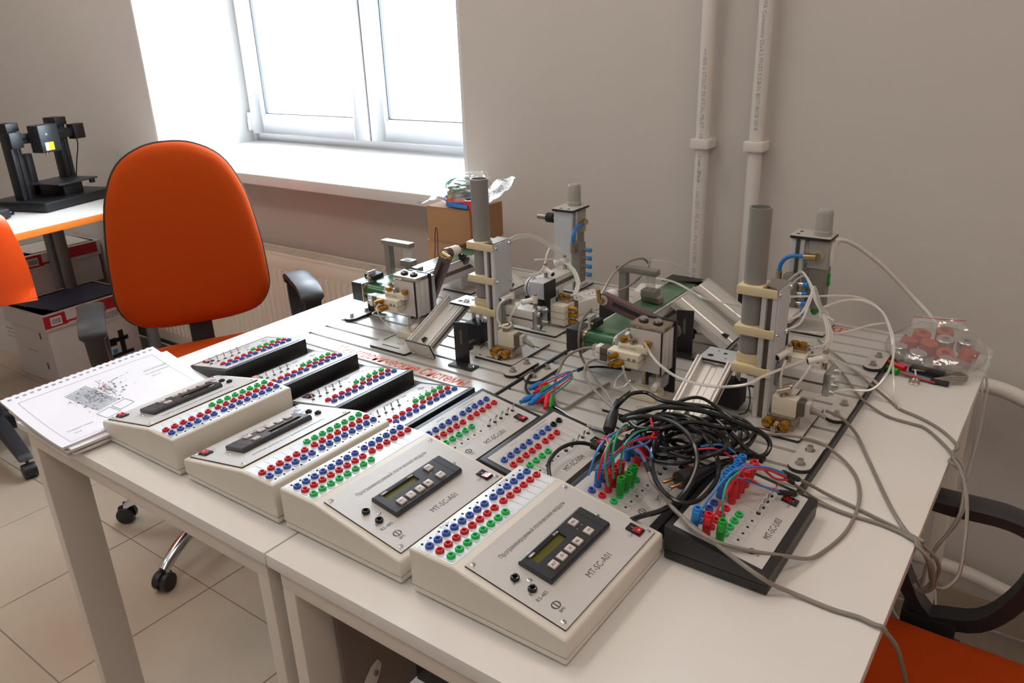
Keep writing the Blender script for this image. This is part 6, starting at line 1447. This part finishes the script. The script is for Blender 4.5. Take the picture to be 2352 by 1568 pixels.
WIRES = [('U3', 'wire_blue', 0.0016, [(1.19, 0.309, 0.815), (1.1984, 0.3265, 0.835), (1.2046, 0.3658, 0.845), (1.2125, 0.3976, 0.845)]), ('U3', 'wire_red', 0.0016, [(1.2069, 0.3097, 0.812), (1.2118, 0.3352, 0.835), (1.2137, 0.3717, 0.845), (1.2146, 0.3964, 0.845)]), ('U3', 'wire_green', 0.0016, [(1.2225, 0.305, 0.808), (1.2157, 0.3125, 0.83), (1.2106, 0.3392, 0.845), (1.2133, 0.3802, 0.845)]), ('U3', 'wire_blue', 0.0016, [(1.1946, 0.3574, 0.83), (1.2072, 0.3738, 0.845), (1.2292, 0.408, 0.84), (1.2455, 0.451, 0.815)]), ('U3', 'wire_red', 0.0016, [(1.2022, 0.3746, 0.83), (1.2209, 0.3826, 0.845), (1.2335, 0.413, 0.835), (1.25, 0.4492, 0.81)]), ('U3', 'wire_blue', 0.0016, [(1.1958, 0.3643, 0.83), (1.2096, 0.369, 0.838), (1.2293, 0.3964, 0.82), (1.2498, 0.4249, 0.8)]), ('U3', 'wire_red', 0.0016, [(1.2087, 0.3727, 0.83), (1.2202, 0.3792, 0.835), (1.2326, 0.4043, 0.815), (1.2505, 0.4279, 0.8)]), ('U3', 'wire_blue', 0.0016, [(1.1945, 0.3823, 0.83), (1.2125, 0.3899, 0.845), (1.2358, 0.4243, 0.83), (1.2495, 0.4502, 0.812)]), ('U3', 'wire_red', 0.0016, [(1.2036, 0.401, 0.83), (1.2225, 0.4015, 0.845), (1.2406, 0.4309, 0.815), (1.2522, 0.4506, 0.806)]), ('U2', 'wire_blue', 0.0016, [(1.0485, 0.2756, 0.835), (1.0493, 0.2939, 0.86), (1.0409, 0.3371, 0.86), (1.0368, 0.3813, 0.85)]), ('U2', 'wire_blue', 0.0016, [(1.048, 0.2907, 0.835), (1.0662, 0.2986, 0.85), (1.0716, 0.3354, 0.86), (1.0667, 0.3824, 0.85)]), ('U2', 'wire_blue', 0.0016, [(1.0468, 0.303, 0.835), (1.0689, 0.3168, 0.855), (1.0829, 0.3639, 0.85), (1.0769, 0.3958, 0.84)]), ('U2', 'wire_red', 0.0016, [(1.0608, 0.2768, 0.832), (1.062, 0.2888, 0.86), (1.0527, 0.3338, 0.865), (1.0426, 0.3896, 0.85)]), ('U2', 'wire_red', 0.0016, [(1.0599, 0.294, 0.832), (1.0626, 0.3024, 0.86), (1.0483, 0.3239, 0.865), (1.0378, 0.3308, 0.86), (1.0375, 0.3863, 0.85)]), ('U2', 'wire_red', 0.0016, [(1.0582, 0.3085, 0.832), (1.0703, 0.3141, 0.86), (1.0754, 0.3655, 0.855), (1.0817, 0.4062, 0.84)]), ('U2', 'wire_green', 0.0016, [(1.0771, 0.2776, 0.828), (1.0698, 0.2808, 0.86), (1.0558, 0.3223, 0.868), (1.0395, 0.3953, 0.85)]), ('U2', 'wire_green', 0.0016, [(1.0735, 0.2977, 0.828), (1.069, 0.3024, 0.862), (1.0543, 0.3427, 0.868), (1.0366, 0.3904, 0.85)]), ('U2', 'wire_green', 0.0016, [(1.0739, 0.3134, 0.828), (1.0733, 0.3228, 0.86), (1.0689, 0.365, 0.862), (1.064, 0.4142, 0.845)]), ('U2', 'wire_blue', 0.0016, [(1.0513, 0.3743, 0.83), (1.081, 0.3555, 0.84), (1.0991, 0.3408, 0.833)]), ('U2', 'wire_red', 0.0016, [(1.0491, 0.3846, 0.83), (1.0834, 0.3571, 0.84), (1.1004, 0.3409, 0.832)]), ('U2', 'wire_red', 0.0016, [(1.0573, 0.4017, 0.83), (1.0738, 0.4086, 0.84), (1.0558, 0.437, 0.85)]), ('U2', 'wire_blue', 0.0016, [(1.052, 0.4013, 0.83), (1.0854, 0.3724, 0.84), (1.1009, 0.3546, 0.84)]), ('U2', 'wire_red', 0.0016, [(1.1372, 0.4131, 0.835), (1.156, 0.428, 0.835), (1.1748, 0.4457, 0.82), (1.2013, 0.4325, 0.82)]), ('U2', 'wire_blue', 0.0016, [(1.1388, 0.4241, 0.835), (1.1591, 0.452, 0.83), (1.1763, 0.4579, 0.82)]), ('LP', 'wire_blue', 0.0014, [(0.7675, 0.5854, 0.778), (0.7947, 0.6254, 0.79), (0.7988, 0.6354, 0.788), (0.805, 0.6636, 0.785)]), ('LP', 'wire_red', 0.0014, [(0.7776, 0.5847, 0.779), (0.7992, 0.6258, 0.79), (0.7988, 0.6354, 0.788), (0.805, 0.6636, 0.785)]), ('LP', 'wire_green', 0.0014, [(0.7926, 0.5762, 0.78), (0.8061, 0.6221, 0.79), (0.7988, 0.6354, 0.788), (0.805, 0.6636, 0.785)]), ('LP', 'wire_blue', 0.0014, [(0.7967, 0.5382, 0.781), (0.8076, 0.6028, 0.79), (0.7988, 0.6354, 0.788), (0.805, 0.6636, 0.785)]), ('LP', 'wire_red', 0.0014, [(0.8052, 0.5459, 0.78), (0.8126, 0.6059, 0.79), (0.7988, 0.6354, 0.788), (0.805, 0.6636, 0.785)]), ('LP', 'wire_green', 0.0014, [(0.8118, 0.547, 0.777), (0.8178, 0.6036, 0.79), (0.7988, 0.6354, 0.788), (0.805, 0.6636, 0.785)]), ('LP', 'wire_blue', 0.0014, [(0.7839, 0.5337, 0.777), (0.8035, 0.5969, 0.79), (0.7988, 0.6354, 0.788), (0.805, 0.6636, 0.785)]), ('LP', 'cable_black', 0.0022, [(0.8045, 0.6707, 0.784), (0.817, 0.7073, 0.775), (0.8457, 0.7233, 0.772), (0.8694, 0.731, 0.771)])]
SLEEVES = [('U3', 0.004, [(1.2441, 0.456, 0.812), (1.2559, 0.4883, 0.789)]), ('U3', 0.0034, [(1.2489, 0.4537, 0.806), (1.2545, 0.4692, 0.793)]), ('U3', 0.004, [(1.2498, 0.4249, 0.8), (1.2631, 0.4509, 0.788)]), ('U2', 0.0036, [(1.038, 0.3791, 0.85), (1.0339, 0.4059, 0.845)]), ('U2', 0.0034, [(1.0956, 0.3451, 0.835), (1.1061, 0.3348, 0.829)]), ('LP', 0.0034, [(0.8021, 0.6498, 0.786), (0.8048, 0.6733, 0.784)])]
LOOSE = [('plug_blue', (0.7613, 0.5513, 0.777), (0.7675, 0.5854, 0.778)), ('plug_red', (0.7722, 0.5645, 0.777), (0.7776, 0.5847, 0.779)), ('plug_green', (0.782, 0.5528, 0.779), (0.7926, 0.5762, 0.78)), ('plug_red', (0.7764, 0.5444, 0.775), (0.7787, 0.5646, 0.776)), ('plug_blue', (0.7769, 0.5012, 0.776), (0.7839, 0.5337, 0.777)), ('plug_blue', (0.7964, 0.501, 0.777), (0.7967, 0.5382, 0.781)), ('plug_red', (0.7954, 0.5115, 0.774), (0.8019, 0.5371, 0.776)), ('plug_red', (0.8264, 0.5046, 0.776), (0.8052, 0.5459, 0.78)), ('plug_green', (0.8302, 0.5136, 0.774), (0.8118, 0.547, 0.777))]
# ------------------------------------------------------------------ cables, air tubes, wires and plugs
for name, lab, cat, mt, r, pts, grp, n in CABLES:
    o = ob(name, MB().tube(pts, r, n, sub=6), mt, None)
    tag(o, lab, cat, grp)
def plug_me():
    """stackable 4 mm plug body standing on a socket"""
    return MB().rings([((0, 0, .0042), .0048), ((0, 0, .010), .0055), ((0, 0, .030), .0058), ((0, 0, .0325), .0052), ((0, 0, .0325), .0030), ((0, 0, .029), .0028)], 14).bx(.002, .0085, -.0032, .0032, .020, .030)
def plug(parent, col, M):
    o = inst('banana_plug', 'plug' + col, plug_me, col, parent, M)
    inst('plug_pin', 'pin', lambda: MB().cyl((0, 0, .0016), (0, 0, .0042), .0019, n=8), 'nickel', o)
    return o
XS = {'plug_blue': .0300, 'plug_red': .0462, 'plug_green': .0640}
def harness(label, u_obj, plugs, key):
    t = thing('lead_harness', label, 'wiring', (0, 0, 0))
    base = Matrix.Translation(u_obj.location)
    rn = random.Random(5)
    for col, k in plugs:
        y = (UY1 + UY2)[k]
        M = base @ uM(XS[col], y, .0008) @ Matrix.Rotation(rn.uniform(-.09, .02), 4, 'Y') @ Matrix.Rotation(rn.uniform(-.08, .08), 4, 'X') @ Matrix.Rotation(rn.uniform(-2.2, -1.0), 4, 'Z')
        plug(t, col, M)
    for p, mt, r, pts in WIRES:
        if p == key: ob('wire', MB().tube(pts, r, 6, sub=6), mt, t)
    for p, r, pts in SLEEVES:
        if p == key: ob('sleeve', MB().tube(pts, r, 8), 'heat_black', t)
    return t
harness('coloured plugs and wires in the module under the cable tangle', U[2], [('plug_blue', k) for k in (1, 2, 3, 6, 7)] + [('plug_red', k) for k in (1, 2, 3, 6, 7, 8, 9)] + [('plug_green', k) for k in (1, 2, 3)], 'U2')
harness('coloured plugs and wires in the rightmost black module', U[3], [('plug_blue', k) for k in (0, 5, 6, 7, 8, 9)] + [('plug_red', k) for k in (0, 5, 6, 7, 8, 9)] + [('plug_green', 0)], 'U3')
t = thing('lead_harness', 'loose coloured plugs lying on the plate behind the module lettered MT-SC-U01', 'wiring', (0, 0, 0))
for mt, a, b_ in LOOSE:
    a, b_ = Vector(a), Vector(b_); d = b_ - a
    o = ob('banana_plug', MB().rings([(a, .0036), (a + d * .22, .0038), (a + d * .26, .0054), (a + d * .8, .0056), (b_, .0030)], 12), mt, t)
for p, mt, r, pts in WIRES:
    if p == 'LP': ob('wire', MB().tube(pts, r, 6, sub=6), mt, t)
for p, r, pts in SLEEVES:
    if p == 'LP': ob('sleeve', MB().tube(pts, r, 8), 'heat_black', t)
TIE_R = (1.1504, 0.95, 0.8665)
TIE_L = (0.5777, 0.968, 0.8824)
# connectors at the cable ends
def tbody(name, lab, cat, mt, seq, n=12, group=None):
    o = ob(name, MB().rings(seq, n), mt); return tag(o, lab, cat, group)
t = thing('mains_connector', 'black moulded cable connector at the left end of the tangle', 'connector', (.985, .450, .823))
a, b_ = Vector((-.0054, .021, .009)), Vector((.0061, -.0206, -.008))
d = b_ - a
ob('connector_body', MB().rings([(a, .0052), (a + d * .25, .0072), (a + d * .6, .0090), (a + d * .95, .0090), (b_, .0080)], 14), 'black', t)
ob('strain_relief', MB().rings([(a - d * .35, .0036), (a, .0050)], 10), 'black_matt', t)
t = thing('mains_plug', 'black two-pin mains plug lying in front of the tangle', 'plug', (1.15, .378, .817))
a, b_ = Vector((.0102, .0252, -.001)), Vector((-.010, -.0243, .001)); d = b_ - a
ob('plug_body', MB().rings([(a - d * .2, .0040), (a, .0055), (a + d * .3, .0085), (a + d * .75, .0125), (b_, .0125), (b_ + d * .02, .0105)], 14), 'black', t)
nrm = Vector((-d.y, d.x, 0)).normalized()
for s_ in (-1, 1):
    p = b_ + nrm * .0075 * s_
    ob('plug_pin', MB().rings([(p, .0024), (p + d * .36, .0024), (p + d * .40, .0014)], 10), 'mains_copper', t)
t = thing('lead_plug', 'black ribbed lead end beside the switch of the module lettered MT-SC-U04', 'plug', (.985, .408, .795))
ob('plug_body', MB().rings([((-.012, -.002, .003), .0040), ((-.006, -.001, .002), .0062), ((.002, 0, .0005), .0068), ((.013, .0012, -.002), .0060)], 12), 'black', t)
for k in range(4):
    x = -.008 + k * .004
    ob('rib', MB().rings([((x, -.001, .0022 - .0006 * k), .0068), ((x + .0015, -.001, .002 - .0006 * k), .0068)], 12), 'black_matt', t)
# ties round the tube loops
t = tag(ob('cable_tie', MB().tube([(1.262 - .01, 0, 0)] + [(0, 0, 0)], .001, 5), 'fit_white'), 'white tie gathering the clear tubes right of the right-hand tower', 'cable tie', 'cable ties')
t.data = MB().lathe([(.0065, -.0018), (.0080, -.0018), (.0080, .0018), (.0065, .0018)], n=16).bx(.007, .020, -.0015, .0015, -.0015, .0015).mesh('cable_tie'); t.data.materials.append(MATS['fit_white'])
t.location = TIE_R; t.rotation_euler = (.9, .5, .2)
t = tag(ob('cable_tie', t.data, 'fit_white'), 'white tie gathering the clear tubes at the window-side tower', 'cable tie', 'cable ties')
t.location = TIE_L; t.rotation_euler = (.5, .9, .3)
# paper tag under the right-hand chute
t = tag(ob('paper_tag', MB().bx(-.010, .010, -.0035, .0035, 0, .0012), 'fit_white'), 'small white paper tag at the foot of the right-hand chute', 'tag')
t.location = (1.003, .628, .772); t.rotation_euler = (.25, .1, math.radians(-55))
# allen keys and screwdriver bits near the boxes: wire standing up behind the belt
t = tag(ob('bent_wire', MB().tube([(-.012, 0, 0), (-.002, .0, .085), (.006, 0, .146), (.0085, .001, .142), (.006, .002, .085), (.004, .003, 0)], .0011, 6, sub=5), 'cable_black'), 'thin bent black wire standing up before the cardboard box', 'wire')
t.location = (.122, 1.032, DT + .001)
# red crocodile clip on the plate behind the tower
t = thing('crocodile_clip', 'red crocodile clip on the plate behind the window-side tower', 'clip', (.345, .830, PZ))
ob('clip_sleeve', MB().rings([((0, 0, .006), .0040), ((.010, .012, .009), .0058), ((.022, .028, .013), .0052)], 10), 'plug_red', t)
ob('clip_jaw', MB().prism([(-.012, 0), (0, .004), (0, .009), (-.012, .003)], -.003, .003, ax='y'), 'nickel', t)
